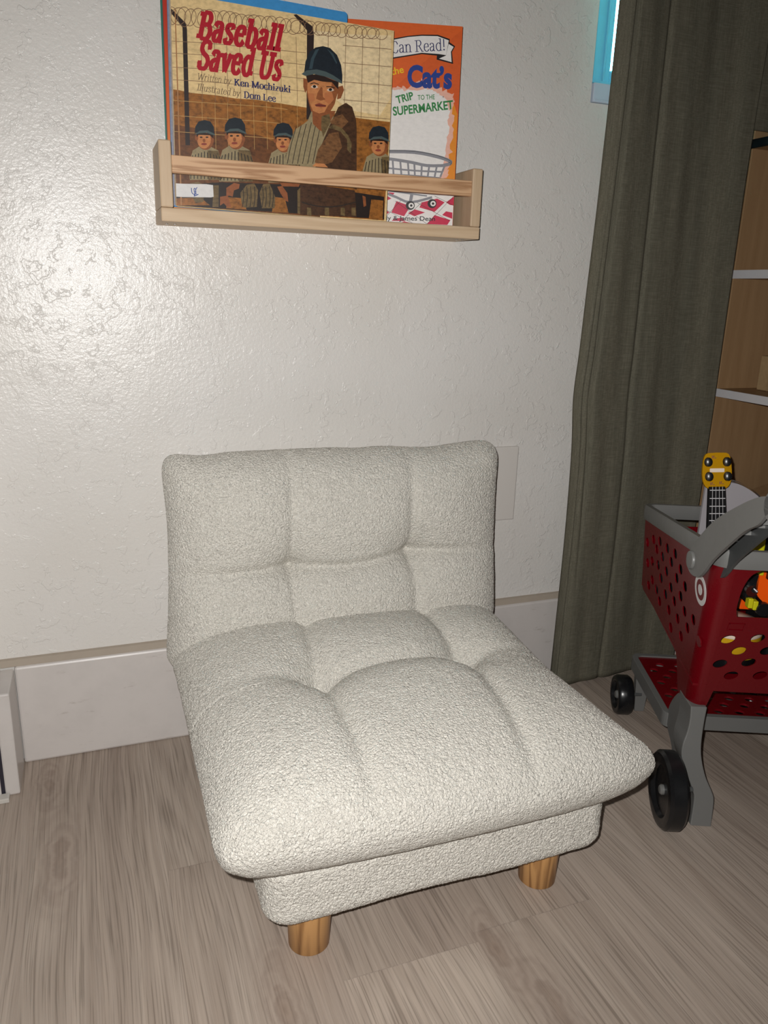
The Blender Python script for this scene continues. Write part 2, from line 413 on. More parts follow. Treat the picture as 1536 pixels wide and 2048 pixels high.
ART_FRONT = [
 ('ground',1,[(3,1175),(74,1174),(185,1163),(459,1171),(667,1165),(907,1179),(1175,1174),(1466,1166),(1765,1148),(2133,1125),(2512,1127),(2485,22),(3,3)]),
 ('ground_dark',2,[(3,829),(388,812),(946,819),(1177,749),(1653,743),(1669,3),(3,3)]),
 ('sky_light',1,[(1540,1956),(1981,1979),(2479,2038),(2499,1370),(2381,1185),(2007,1196),(1760,1335),(1563,1669)]),
 ('post',3,[(3,1926),(9,1939),(155,1825),(164,1770),(167,638),(118,633),(117,1782),(3,1898)]),
 ('post',3,[(1321,2077),(1355,2087),(1545,1992),(1559,1909),(1551,1051),(1486,1043),(1477,1947)]),
 ('wire|9',3,[(3,1637),(456,1673),(947,1696),(1469,1722)]),
 ('wire|9',3,[(3,1523),(455,1557),(947,1578),(1471,1602)]),
 ('wire|9',3,[(3,1389),(452,1421),(947,1439),(1473,1460)]),
 ('wire|9',3,[(3,1268),(450,1298),(947,1314),(1475,1332)]),
 ('wire_light|8',3,[(3,1067),(447,1090),(947,1117),(1262,1122)]),
 ('wire_light|8',3,[(3,919),(444,939),(946,964),(1263,967)]),
 ('wire_light|8',3,[(3,760),(442,777),(946,799),(1265,800)]),
 ('wire|9',3,[(311,1837),(310,1504),(312,1089)]),
 ('wire_light|7',3,[(306,1084),(307,611)]),
 ('wire|9',3,[(449,1841),(449,1523),(453,1105)]),
 ('wire_light|7',3,[(447,1100),(450,625)]),
 ('wire|9',3,[(582,1844),(584,1540),(590,1121)]),
 ('wire_light|7',3,[(584,1116),(589,639)]),
 ('wire|9',3,[(722,1848),(726,1559),(733,1138)]),
 ('wire_light|7',3,[(728,1132),(735,653)]),
 ('wire|9',3,[(865,1852),(869,1578),(879,1155)]),
 ('wire_light|7',3,[(873,1149),(883,668)]),
 ('wire|9',3,[(1008,1856),(1014,1597),(1026,1172)]),
 ('wire_light|7',3,[(1020,1166),(1033,682)]),
 ('wire|9',3,[(1170,1861),(1178,1619),(1192,1191)]),
 ('wire_light|7',3,[(1186,1186),(1201,699)]),
 ('wire|9',3,[(1352,1866),(1360,1643),(1377,1213)]),
 ('wire_light|7',3,[(1372,1207),(1390,717)]),
 ('wire|10',3,[(1901,1856),(2197,1876),(2492,1896)]),
 ('wire|10',3,[(1907,1679),(2204,1697),(2501,1714)]),
 ('wire|10',3,[(1912,1484),(2211,1500),(2511,1515)]),
 ('wire|10',3,[(1918,1297),(2219,1311),(2512,1324)]),
 ('wire|10',3,[(1923,1134),(2225,1146),(2512,1158)]),
 ('wire|10',3,[(1726,1983),(1725,1538),(1724,1070)]),
 ('wire|10',3,[(1933,1991),(1934,1564),(1936,1093)]),
 ('wire|10',3,[(2137,1999),(2140,1590),(2145,1116)]),
 ('wire|10',3,[(2345,2007),(2349,1616),(2358,1139)]),
 ('wire|11',4,[(69,1889),(68,1860),(59,1832),(43,1810),(23,1795),(3,1790),(3,1794),(3,1809),(3,1831),(3,1858),(3,1886),(3,1914),(3,1936),(3,1951),(9,1956),(31,1952),(50,1938),(63,1916),(69,1889)]),
 ('wire|11',4,[(154,1884),(146,1856),(130,1831),(108,1811),(82,1800),(56,1798),(32,1807),(15,1823),(5,1847),(4,1874),(12,1902),(28,1927),(50,1946),(76,1957),(102,1959),(125,1951),(143,1934),(153,1911),(154,1884)]),
 ('wire|11',4,[(206,1897),(204,1865),(193,1835),(176,1811),(154,1795),(131,1790),(108,1797),(89,1813),(76,1838),(70,1868),(73,1900),(83,1930),(100,1954),(122,1969),(146,1974),(168,1968),(188,1951),(201,1927),(206,1897)]),
 ('wire|11',4,[(261,1888),(253,1860),(238,1835),(219,1817),(197,1806),(176,1806),(158,1815),(145,1833),(138,1857),(139,1884),(147,1912),(162,1937),(181,1956),(202,1966),(224,1967),(242,1958),(255,1940),(262,1916),(261,1888)]),
 ('wire|11',4,[(362,1911),(360,1879),(349,1849),(331,1825),(308,1808),(282,1803),(257,1808),(235,1823),(220,1847),(213,1877),(216,1909),(226,1938),(244,1963),(268,1979),(293,1985),(318,1980),(340,1965),(355,1941),(362,1911)]),
 ('wire|11',4,[(421,1901),(413,1873),(397,1847),(375,1828),(350,1817),(324,1816),(302,1825),(285,1842),(276,1866),(275,1894),(284,1922),(300,1947),(321,1967),(346,1978),(372,1979),(394,1971),(411,1953),(420,1929),(421,1901)]),
 ('wire|11',4,[(468,1907),(462,1875),(447,1846),(427,1824),(403,1811),(378,1808),(356,1817),(339,1836),(329,1862),(327,1893),(333,1924),(348,1953),(368,1975),(392,1988),(416,1990),(439,1982),(456,1964),(466,1937),(468,1907)]),
 ('wire|11',4,[(535,1922),(535,1893),(526,1866),(510,1843),(489,1828),(465,1822),(442,1826),(421,1839),(406,1861),(399,1887),(400,1916),(408,1943),(424,1965),(445,1981),(469,1987),(492,1983),(513,1970),(528,1949),(535,1922)]),
 ('wire|11',4,[(627,1926),(624,1895),(614,1866),(596,1842),(573,1827),(549,1822),(525,1828),(505,1844),(492,1869),(486,1898),(488,1929),(499,1958),(517,1982),(539,1997),(564,2002),(587,1996),(607,1980),(621,1956),(627,1926)]),
 ('wire|11',4,[(692,1920),(684,1889),(667,1861),(643,1840),(617,1828),(590,1827),(566,1836),(548,1855),(538,1881),(537,1911),(545,1942),(562,1970),(585,1991),(612,2003),(639,2004),(663,1995),(681,1976),(691,1950),(692,1920)]),
 ('wire|11',4,[(750,1931),(746,1903),(733,1877),(714,1855),(691,1842),(666,1838),(642,1844),(622,1859),(609,1881),(605,1907),(609,1936),(621,1962),(640,1983),(663,1996),(688,2000),(712,1995),(732,1980),(745,1958),(750,1931)]),
 ('wire|11',4,[(819,1944),(818,1918),(808,1893),(790,1871),(766,1856),(739,1849),(713,1851),(690,1862),(673,1880),(665,1903),(666,1929),(676,1954),(694,1975),(718,1990),(744,1997),(771,1996),(793,1985),(810,1967),(819,1944)]),
 ('wire|11',4,[(887,1939),(883,1913),(871,1890),(853,1872),(831,1861),(808,1857),(787,1863),(769,1877),(758,1897),(755,1921),(759,1945),(771,1968),(789,1987),(811,1998),(833,2001),(855,1996),(872,1982),(884,1962),(887,1939)]),
 ('wire|11',4,[(963,1951),(960,1924),(949,1898),(928,1876),(902,1861),(874,1855),(846,1858),(823,1870),(806,1890),(799,1914),(801,1941),(813,1967),(833,1989),(859,2004),(887,2011),(915,2008),(938,1996),(955,1976),(963,1951)]),
 ('wire|11',4,[(1020,1952),(1017,1925),(1006,1900),(988,1879),(964,1866),(938,1860),(913,1864),(892,1877),(877,1897),(871,1922),(873,1948),(885,1973),(903,1994),(927,2008),(952,2013),(977,2009),(999,1997),(1013,1977),(1020,1952)]),
 ('wire|11',4,[(1101,1953),(1097,1927),(1085,1903),(1066,1884),(1044,1872),(1020,1869),(998,1875),(980,1890),(969,1911),(965,1935),(970,1961),(982,1985),(1000,2004),(1022,2016),(1046,2019),(1068,2013),(1086,1999),(1098,1978),(1101,1953)]),
 ('wire|11',4,[(1144,1959),(1143,1931),(1135,1904),(1120,1883),(1100,1869),(1078,1864),(1057,1869),(1039,1884),(1026,1906),(1019,1932),(1020,1961),(1029,1987),(1044,2009),(1063,2023),(1085,2027),(1106,2022),(1124,2008),(1138,1986),(1144,1959)]),
 ('wire|11',4,[(1236,1966),(1234,1938),(1224,1912),(1207,1892),(1186,1878),(1163,1874),(1140,1879),(1121,1893),(1108,1915),(1102,1940),(1105,1968),(1115,1993),(1131,2014),(1153,2027),(1176,2032),(1198,2027),(1217,2013),(1230,1992),(1236,1966)]),
 ('wire|11',4,[(1298,1963),(1293,1939),(1281,1917),(1263,1900),(1242,1890),(1220,1888),(1200,1894),(1184,1908),(1174,1928),(1172,1951),(1177,1975),(1189,1997),(1207,2014),(1228,2024),(1250,2026),(1270,2020),(1286,2006),(1295,1986),(1298,1963)]),
 ('wire|11',4,[(1402,1966),(1393,1939),(1376,1914),(1352,1896),(1325,1886),(1298,1885),(1274,1894),(1255,1911),(1245,1935),(1245,1962),(1254,1990),(1271,2014),(1294,2033),(1321,2043),(1348,2043),(1372,2035),(1391,2017),(1401,1994),(1402,1966)]),
 ('wire|11',4,[(1457,1972),(1450,1949),(1433,1928),(1410,1912),(1381,1902),(1352,1900),(1325,1906),(1304,1919),(1291,1938),(1288,1960),(1295,1982),(1311,2003),(1335,2019),(1363,2029),(1392,2031),(1419,2026),(1440,2013),(1453,1994),(1457,1972)]),
 ('wire|11',4,[(1544,1979),(1537,1954),(1521,1932),(1499,1915),(1473,1905),(1447,1903),(1422,1910),(1403,1925),(1392,1945),(1390,1969),(1397,1994),(1412,2016),(1434,2033),(1460,2043),(1486,2044),(1511,2038),(1530,2023),(1541,2003),(1544,1979)]),
 ('wire|11',4,[(1586,1992),(1585,1969),(1575,1946),(1558,1927),(1535,1913),(1510,1907),(1485,1910),(1463,1920),(1448,1937),(1440,1958),(1441,1981),(1451,2004),(1468,2023),(1491,2037),(1516,2043),(1541,2041),(1563,2031),(1578,2014),(1586,1992)]),
 ('wire|11',4,[(1683,2003),(1684,1979),(1675,1956),(1659,1937),(1638,1923),(1613,1916),(1589,1918),(1567,1927),(1551,1944),(1542,1965),(1542,1988),(1551,2011),(1566,2031),(1588,2045),(1612,2051),(1637,2050),(1658,2040),(1675,2024),(1683,2003)]),
 ('wire|11',4,[(1741,2000),(1737,1978),(1724,1956),(1703,1939),(1677,1927),(1648,1922),(1621,1924),(1598,1934),(1583,1950),(1576,1970),(1580,1992),(1593,2013),(1614,2031),(1640,2043),(1668,2048),(1696,2045),(1719,2036),(1734,2020),(1741,2000)]),
 ('wire|11',4,[(1817,2004),(1813,1981),(1799,1959),(1776,1941),(1748,1928),(1718,1924),(1689,1927),(1665,1937),(1649,1954),(1642,1975),(1647,1998),(1661,2020),(1683,2038),(1711,2050),(1741,2055),(1770,2052),(1794,2042),(1810,2025),(1817,2004)]),
 ('wire|11',4,[(1868,2009),(1867,1987),(1858,1966),(1843,1949),(1822,1936),(1800,1931),(1777,1934),(1758,1944),(1744,1959),(1737,1979),(1738,2001),(1746,2022),(1762,2040),(1782,2052),(1805,2057),(1827,2055),(1847,2045),(1861,2029),(1868,2009)]),
 ('wire|11',4,[(1946,2009),(1943,1985),(1932,1963),(1915,1945),(1893,1934),(1871,1931),(1849,1936),(1831,1949),(1819,1968),(1814,1990),(1817,2014),(1828,2036),(1845,2054),(1866,2065),(1889,2069),(1911,2064),(1929,2051),(1941,2032),(1946,2009)]),
 ('wire|11',4,[(2054,2018),(2050,1997),(2038,1976),(2020,1960),(1998,1950),(1974,1947),(1952,1951),(1933,1962),(1921,1979),(1917,2000),(1920,2022),(1932,2042),(1950,2058),(1972,2068),(1995,2071),(2018,2067),(2037,2056),(2049,2039),(2054,2018)]),
 ('wire|11',4,[(2129,2024),(2125,2000),(2110,1978),(2087,1959),(2058,1947),(2027,1942),(1997,1946),(1973,1958),(1956,1976),(1950,1998),(1955,2022),(1969,2045),(1992,2063),(2021,2075),(2052,2080),(2082,2076),(2106,2065),(2123,2047),(2129,2024)]),
 ('wire|11',4,[(2182,2027),(2180,2006),(2169,1986),(2152,1970),(2131,1960),(2107,1956),(2085,1959),(2066,1970),(2054,1986),(2048,2006),(2051,2027),(2061,2046),(2078,2062),(2100,2073),(2123,2077),(2145,2073),(2164,2063),(2177,2047),(2182,2027)]),
 ('wire|11',4,[(2296,2036),(2291,2015),(2277,1995),(2254,1979),(2226,1968),(2196,1964),(2167,1967),(2144,1977),(2128,1992),(2122,2012),(2127,2033),(2141,2052),(2163,2069),(2191,2080),(2221,2084),(2250,2081),(2274,2071),(2290,2056),(2296,2036)]),
 ('wire|11',4,[(2335,2041),(2333,2022),(2323,2003),(2306,1987),(2283,1975),(2258,1970),(2233,1971),(2212,1979),(2197,1993),(2190,2010),(2192,2030),(2202,2049),(2219,2065),(2242,2076),(2267,2082),(2291,2081),(2312,2073),(2328,2059),(2335,2041)]),
 ('wire|11',4,[(2432,2052),(2432,2032),(2423,2012),(2407,1995),(2386,1983),(2361,1977),(2337,1978),(2316,1985),(2300,1999),(2292,2017),(2292,2036),(2301,2056),(2317,2073),(2338,2085),(2363,2087),(2387,2087),(2408,2083),(2424,2070),(2432,2052)]),
 ('jersey',4,[(149,443),(195,588),(282,646),(389,647),(475,615),(516,477),(503,312),(156,282)]),
 ('jersey_shade',5,[(356,603),(475,610),(516,477),(503,312),(361,300)]),
 ('stripe|16',6,[(194,538),(170,425),(167,293)]),
 ('stripe|16',6,[(226,551),(207,428),(204,297)]),
 ('stripe|16',6,[(258,564),(245,432),(242,300)]),
 ('stripe|16',6,[(291,577),(282,435),(280,303)]),
 ('stripe|16',6,[(323,590),(320,439),(318,306)]),
 ('stripe|16',6,[(355,583),(358,442),(356,310)]),
 ('stripe|16',6,[(387,576),(396,446),(394,313)]),
 ('stripe|16',6,[(420,569),(434,449),(432,316)]),
 ('stripe|16',6,[(452,562),(472,453),(470,320)]),
 ('stripe|16',6,[(485,555),(510,456),(509,323)]),
 ('skin_shade',7,[(428,721),(423,688),(409,657),(388,632),(363,614),(334,606),(306,609),(281,621),(261,642),(249,670),(245,702),(251,735),(264,765),(285,790),(310,808),(338,816),(366,814),(391,802),(411,781),(424,753)]),
 ('skin',8,[(395,717),(391,689),(380,663),(363,641),(342,626),(318,620),(295,622),(275,633),(259,651),(249,675),(245,702),(250,730),(261,756),(278,778),(299,792),(322,799),(345,797),(366,787),(382,769),(392,745)]),
 ('skin_shade',8,[(259,723),(258,714),(255,705),(251,698),(246,694),(240,692),(234,693),(229,696),(225,702),(223,710),(222,720),(223,729),(226,737),(230,744),(236,749),(241,751),(247,750),(252,747),(256,741),(259,733)]),
 ('hair',9,[(237,780),(423,780),(423,730),(385,761),(263,753),(241,726)]),
 ('dark',9,[(305,733),(302,728),(293,724),(284,723),(276,725),(273,730),(276,735),(284,738),(294,739),(302,737)]),
 ('dark',9,[(369,740),(366,735),(358,731),(348,730),(340,732),(337,736),(340,741),(348,745),(358,746),(366,744)]),
 ('skin_shade',9,[(336,701),(333,689),(325,681),(315,680),(307,687),(304,698),(307,710),(315,718),(325,719),(333,713)]),
 ('mouth',9,[(352,668),(347,662),(335,656),(319,653),(303,653),(291,656),(287,662),(292,668),(303,674),(320,677),(336,677),(347,674)]),
 ('cap',10,[(220,764),(227,829),(265,887),(330,909),(393,901),(430,850),(434,776),(338,801)]),
 ('brim',11,[(215,748),(274,794),(360,808),(434,781),(445,762),(348,782),(274,769)]),
 ('jersey',4,[(472,468),(521,624),(616,688),(734,689),(828,654),(876,505),(863,326),(481,293)]),
 ('jersey_shade',5,[(698,642),(828,649),(876,505),(863,326),(707,312)]),
 ('stripe|17',6,[(520,570),(495,448),(493,305)]),
 ('stripe|17',6,[(556,584),(536,452),(534,309)]),
 ('stripe|17',6,[(591,599),(578,455),(576,312)]),
 ('stripe|17',6,[(627,613),(619,459),(617,316)]),
 ('stripe|17',6,[(662,627),(660,463),(659,319)]),
 ('stripe|17',6,[(697,620),(702,467),(701,323)]),
 ('stripe|17',6,[(733,612),(744,471),(743,327)]),
 ('stripe|17',6,[(769,605),(786,474),(785,330)]),
 ('stripe|17',6,[(804,597),(828,478),(827,334)]),
 ('stripe|17',6,[(840,590),(870,482),(869,338)]),
 ('skin_shade',7,[(776,769),(770,733),(756,700),(733,672),(705,653),(674,645),(643,647),(615,661),(594,684),(580,714),(575,748),(581,784),(595,817),(617,844),(645,863),(676,872),(707,869),(735,856),(757,833),(771,803)]),
 ('skin',8,[(740,765),(736,735),(724,706),(705,683),(682,667),(656,659),(631,661),(608,673),(590,693),(579,719),(575,748),(580,779),(592,807),(610,830),(633,846),(658,854),(684,851),(707,840),(725,821),(736,795)]),
 ('skin_shade',8,[(590,771),(589,761),(586,752),(581,744),(576,739),(569,737),(563,738),(557,742),(553,749),(550,757),(549,767),(550,777),(553,786),(558,794),(564,799),(570,801),(576,800),(582,796),(587,790),(589,781)]),
 ('hair',9,[(565,833),(770,833),(770,779),(729,813),(594,804),(570,775)]),
 ('dark',9,[(640,782),(637,776),(628,772),(617,771),(608,773),(605,778),(608,784),(617,788),(628,789),(637,787)]),
 ('dark',9,[(711,789),(707,784),(698,780),(687,778),(679,781),(675,785),(679,791),(688,795),(698,796),(707,794)]),
 ('skin_shade',9,[(675,748),(671,735),(663,726),(652,725),(643,732),(640,744),(643,757),(652,766),(663,767),(672,760)]),
 ('mouth',9,[(692,712),(688,705),(675,699),(657,695),(639,695),(626,698),(622,704),(626,711),(639,717),(657,721),(675,721),(688,718)]),
 ('cap',10,[(547,815),(554,885),(595,948),(665,972),(736,964),(776,909),(782,829),(676,855)]),
 ('brim',11,[(541,798),(606,848),(699,863),(782,834),(794,814),(688,835),(605,821)]),
 ('jersey',4,[(1031,498),(1076,648),(1167,708),(1282,709),(1375,676),(1423,534),(1414,364),(1043,332)]),
 ('jersey_shade',5,[(1248,664),(1375,671),(1423,534),(1414,364),(1262,351)]),
 ('stripe|16',6,[(1076,596),(1054,480),(1054,344)]),
 ('stripe|16',6,[(1110,609),(1094,483),(1094,347)]),
 ('stripe|16',6,[(1145,623),(1134,487),(1134,351)]),
 ('stripe|16',6,[(1179,637),(1174,490),(1175,354)]),
 ('stripe|16',6,[(1213,650),(1214,494),(1215,357)]),
 ('stripe|16',6,[(1248,643),(1255,498),(1256,361)]),
 ('stripe|16',6,[(1283,636),(1295,502),(1297,364)]),
 ('stripe|16',6,[(1317,629),(1336,505),(1338,368)]),
 ('stripe|16',6,[(1352,622),(1377,509),(1379,371)]),
 ('stripe|16',6,[(1387,615),(1418,513),(1420,375)]),
 ('skin_shade',7,[(1321,785),(1317,751),(1303,720),(1282,693),(1255,675),(1225,667),(1194,669),(1167,682),(1146,704),(1132,733),(1127,766),(1131,800),(1145,831),(1166,857),(1193,875),(1223,883),(1253,881),(1280,869),(1302,847),(1316,818)]),
 ('skin',8,[(1287,782),(1283,753),(1272,726),(1254,703),(1232,688),(1207,681),(1182,683),(1160,694),(1142,713),(1131,738),(1127,766),(1131,795),(1142,822),(1159,844),(1181,859),(1206,866),(1231,864),(1253,853),(1271,835),(1283,810)]),
 ('skin_shade',8,[(1141,788),(1140,778),(1137,769),(1133,762),(1127,757),(1121,755),(1115,756),(1109,760),(1105,766),(1102,774),(1101,784),(1102,793),(1105,802),(1109,809),(1115,814),(1121,816),(1127,816),(1133,812),(1137,805),(1140,797)]),
 ('hair',9,[(1115,846),(1315,847),(1316,795),(1275,827),(1144,819),(1121,791)]),
 ('dark',9,[(1189,798),(1186,793),(1177,789),(1167,788),(1158,790),(1155,794),(1158,799),(1167,803),(1177,804),(1186,802)]),
 ('dark',9,[(1258,805),(1255,800),(1246,796),(1235,795),(1227,797),(1224,801),(1227,806),(1235,810),(1246,811),(1255,809)]),
 ('skin_shade',9,[(1224,765),(1221,753),(1212,744),(1202,743),(1193,750),(1190,762),(1193,774),(1201,783),(1212,784),(1220,777)]),
 ('mouth',9,[(1241,731),(1237,724),(1224,718),(1207,715),(1190,715),(1177,718),(1173,724),(1177,731),(1190,736),(1207,740),(1224,740),(1237,737)]),
 ('cap',10,[(1098,829),(1103,896),(1143,956),(1211,979),(1279,971),(1320,919),(1327,843),(1223,868)]),
 ('brim',11,[(1092,813),(1155,861),(1246,875),(1327,848),(1338,828),(1235,849),(1155,835)]),
 ('jersey',4,[(2185,559),(2229,717),(2328,782),(2456,783),(2512,749),(2512,598),(2512,417),(2204,382)]),
 ('jersey_shade',5,[(2420,736),(2512,744),(2512,598),(2512,417),(2448,402)]),
 ('stripe|16',6,[(2232,663),(2211,539),(2216,394)]),
 ('stripe|16',6,[(2269,677),(2255,543),(2261,398)]),
 ('stripe|16',6,[(2307,692),(2300,547),(2306,402)]),
 ('stripe|16',6,[(2344,706),(2345,551),(2351,406)]),
 ('stripe|16',6,[(2382,721),(2389,555),(2396,409)]),
 ('stripe|16',6,[(2421,714),(2434,559),(2441,413)]),
 ('stripe|16',6,[(2460,706),(2479,563),(2486,417)]),
 ('stripe|16',6,[(2499,699),(2512,567),(2512,421)]),
 ('stripe|16',6,[(2512,691),(2512,571),(2512,425)]),
 ('stripe|16',6,[(2512,684),(2512,575),(2512,429)]),
 ('skin_shade',7,[(2498,865),(2494,829),(2480,795),(2457,767),(2427,748),(2394,739),(2360,741),(2330,755),(2305,778),(2288,808),(2281,843),(2285,879),(2299,912),(2322,940),(2351,959),(2384,968),(2418,966),(2448,953),(2474,930),(2491,900)]),
 ('skin',8,[(2459,861),(2456,830),(2445,801),(2426,777),(2402,761),(2374,753),(2347,756),(2321,767),(2301,787),(2287,813),(2281,843),(2285,874),(2296,902),(2315,926),(2339,942),(2366,950),(2393,948),(2419,937),(2439,917),(2453,891)]),
 ('skin_shade',8,[(2296,867),(2296,856),(2293,847),(2288,839),(2282,834),(2276,832),(2269,833),(2262,837),(2257,843),(2254,852),(2252,862),(2253,872),(2256,882),(2260,889),(2266,895),(2273,897),(2280,896),(2286,892),(2291,885),(2295,877)]),
 ('hair',9,[(2265,929),(2488,930),(2491,875),(2444,909),(2298,900),(2274,870)]),
 ('dark',9,[(2350,877),(2346,872),(2337,868),(2325,867),(2316,869),(2312,874),(2315,879),(2325,883),(2336,884),(2346,882)]),
 ('dark',9,[(2426,885),(2423,880),(2413,875),(2401,874),(2392,876),(2388,881),(2391,887),(2401,891),(2412,892),(2422,890)]),
 ('skin_shade',9,[(2390,843),(2386,830),(2377,821),(2365,820),(2356,827),(2351,839),(2355,852),(2364,861),(2375,862),(2385,855)]),
 ('mouth',9,[(2410,806),(2406,799),(2392,793),(2373,790),(2354,790),(2339,793),(2334,799),(2339,806),(2353,812),(2372,816),(2391,816),(2405,813)]),
 ('cap',10,[(2247,911),(2251,982),(2292,1046),(2367,1070),(2444,1062),(2491,1007),(2501,926),(2385,952)]),
 ('brim',11,[(2241,894),(2309,944),(2410,960),(2501,931),(2512,910),(2398,932),(2310,917)]),
 ('dark',12,[(4,213),(490,286),(1539,343),(2472,291),(2484,34),(3,5)]),
 ('ground',13,[(3,78),(264,110),(373,34),(3,5)]),
 ('ground',13,[(558,138),(732,138),(789,20),(556,16)]),
 ('ground',13,[(1101,181),(1236,178),(1283,22),(1086,14)]),
 ('ground',13,[(2307,249),(2463,247),(2465,28),(2283,23)]),
 ('jersey_shade',14,[(717,192),(791,286),(879,307),(923,236),(907,56),(760,38),(731,84)]),
 ('jersey_shade',14,[(937,209),(982,308),(1056,322),(1123,183),(1116,58),(967,47)]),
 ('jersey_shade',14,[(151,245),(249,273),(318,239),(300,64),(216,44),(175,108)]),
 ('jersey_shade',14,[(417,247),(474,252),(470,23),(399,18)]),
 ('jersey_shade',14,[(1387,274),(1448,334),(1481,142),(1421,18),(1391,23)]),
 ('stripe|14',15,[(747,262),(755,154),(740,44)]),
 ('stripe|14',15,[(791,265),(799,157),(784,47)]),
 ('stripe|14',15,[(834,269),(843,161),(828,50)]),
 ('stripe|14',15,[(878,273),(887,164),(872,54)]),
 ('stripe|14',15,[(974,281),(983,172),(968,61)]),
 ('stripe|14',15,[(1011,284),(1020,175),(1006,64)]),
 ('stripe|14',15,[(1056,287),(1065,179),(1050,67)]),
 ('stripe|14',15,[(1093,291),(1102,182),(1088,70)]),
 ('skin_shade',16,[(559,232),(646,293),(711,286),(703,238),(645,213),(630,144),(587,154),(558,125)]),
 ('skin_shade',16,[(1145,295),(1205,307),(1266,236),(1279,140),(1244,151),(1191,216)]),
 ('skin_shade',16,[(486,132),(572,153),(614,34),(571,24),(528,68),(485,38)]),
 ('skin_shade',16,[(1175,339),(1417,352),(1402,316),(1205,303)]),
 ('skin_shade',16,[(2191,283),(2232,272),(2244,172),(2212,155)]),
 ('jacket',14,[(1419,332),(1510,360),(2093,332),(2127,33),(1423,11)]),
 ('jersey_shade',16,[(1505,95),(1555,98),(1560,7),(1507,10)]),
 ('jersey_shade',16,[(1723,111),(1774,115),(1779,23),(1725,26)]),
 ('jersey_shade',16,[(1921,126),(1972,130),(1978,37),(1924,40)]),
 ('jersey_shade',16,[(2057,136),(2109,140),(2115,47),(2060,50)]),
 ('stripe|20',17,[(1436,152),(1560,127),(1764,121),(1954,157),(2113,205)]),
 ('jersey',12,[(1416,497),(1410,955),(1499,1031),(1550,1156),(1664,1116),(1763,1140),(1865,1057),(1917,873),(1786,502)]),
 ('jersey',12,[(1226,540),(1277,741),(1349,922),(1513,1032),(1572,1105),(1681,957),(1659,574)]),
 ('stripe|13',13,[(1364,950),(1306,757),(1263,551)]),
 ('stripe|13',13,[(1423,972),(1366,763),(1323,556)]),
 ('stripe|13',13,[(1483,995),(1426,769),(1384,562)]),
 ('stripe|13',13,[(1543,1017),(1487,775),(1444,567)]),
 ('stripe|13',13,[(1603,1040),(1547,781),(1505,573)]),
 ('stripe|13',13,[(1664,1062),(1608,787),(1566,579)]),
 ('skin_shade',13,[(1550,1137),(1560,1005),(1637,947),(1699,926),(1772,1055),(1831,1169)]),
 ('jersey_shade',13,[(1664,1116),(1755,1139),(1773,1047),(1685,876),(1659,981)]),
 ('jacket',14,[(1758,1000),(1861,1212),(1952,1269),(2031,1232),(2082,1102),(2093,1003),(2116,342),(1787,455),(1599,535),(1612,659)]),
 ('jacket_light',15,[(1765,1046),(1817,1106),(1909,1143),(1989,1071),(1913,995),(1804,1010)]),
 ('jacket_light',15,[(1626,735),(1760,925),(1868,949),(1919,791),(1799,614),(1691,577),(1590,595)]),
 ('jersey_shade',16,[(1736,976),(1804,1024),(1913,995),(1994,922),(2036,844),(2031,733),(1983,770),(1979,879),(1899,953),(1805,977)]),
 ('skin',16,[(1561,551),(1598,589),(1706,592),(1754,555)]),
 ('skin_shade',15,[(1440,1464),(1477,1456),(1491,1366),(1465,1311),(1441,1373)]),
 ('skin_shade',15,[(1855,1424),(1908,1443),(1925,1399),(1889,1309),(1843,1290)]),
 ('skin_shade',16,[(1477,1469),(1476,1365),(1492,1262),(1535,1135),(1588,1102),(1664,1094),(1748,1126),(1814,1234),(1849,1357),(1861,1490),(1700,1523),(1536,1502)]),
 ('skin',17,[(1489,1444),(1488,1340),(1519,1213),(1558,1138),(1634,1120),(1694,1140),(1745,1226),(1765,1347),(1777,1467),(1626,1500)]),
 ('cheek',18,[(1689,1338),(1780,1362),(1805,1286),(1753,1226),(1691,1259)]),
 ('cheek',18,[(1494,1315),(1569,1317),(1578,1246),(1518,1226)]),
 ('hair',18,[(1469,1493),(1625,1526),(1792,1482),(1853,1476),(1856,1397),(1824,1420),(1778,1460),(1672,1454),(1567,1460),(1493,1419)]),
 ('eyewhite',19,[(1526,1381),(1556,1406),(1593,1408),(1616,1389),(1586,1375),(1553,1373)]),
 ('dark',20,[(1591,1394),(1588,1386),(1581,1380),(1571,1376),(1561,1377),(1554,1382),(1551,1389),(1553,1397),(1561,1404),(1571,1407),(1581,1406),(1588,1402)]),
 ('eyewhite',19,[(1716,1373),(1746,1397),(1784,1399),(1807,1381),(1777,1367),(1743,1364)]),
 ('dark',20,[(1782,1386),(1779,1378),(1772,1371),(1762,1368),(1751,1369),(1744,1374),(1741,1381),(1743,1389),(1751,1396),(1761,1399),(1771,1398),(1779,1393)]),
 ('dark|16',20,[(1523,1412),(1567,1428),(1620,1419)]),
 ('dark|16',20,[(1711,1406),(1764,1413),(1812,1405)]),
 ('skin_shade',18,[(1607,1328),(1650,1399),(1666,1388),(1675,1297),(1706,1274),(1646,1254),(1593,1267)]),
 ('mouth',19,[(1579,1206),(1631,1228),(1669,1220),(1715,1216),(1708,1197),(1647,1188),(1594,1188)]),
 ('dark|10',20,[(1584,1199),(1647,1206),(1714,1206)]),
 ('cap',21,[(1447,1510),(1463,1634),(1510,1736),(1575,1787),(1664,1814),(1746,1806),(1831,1747),(1882,1650),(1900,1548),(1900,1462),(1823,1486),(1700,1535),(1550,1542)]),
 ('cap_light',22,[(1505,1562),(1526,1668),(1576,1764),(1620,1783),(1563,1673),(1542,1567)]),
 ('cap_light',22,[(1709,1795),(1785,1754),(1833,1669),(1826,1655),(1755,1750)]),
 ('brim',22,[(1417,1500),(1476,1543),(1594,1570),(1699,1561),(1791,1534),(1883,1493),(1903,1459),(1807,1484),(1686,1510),(1565,1518),(1462,1486)]),
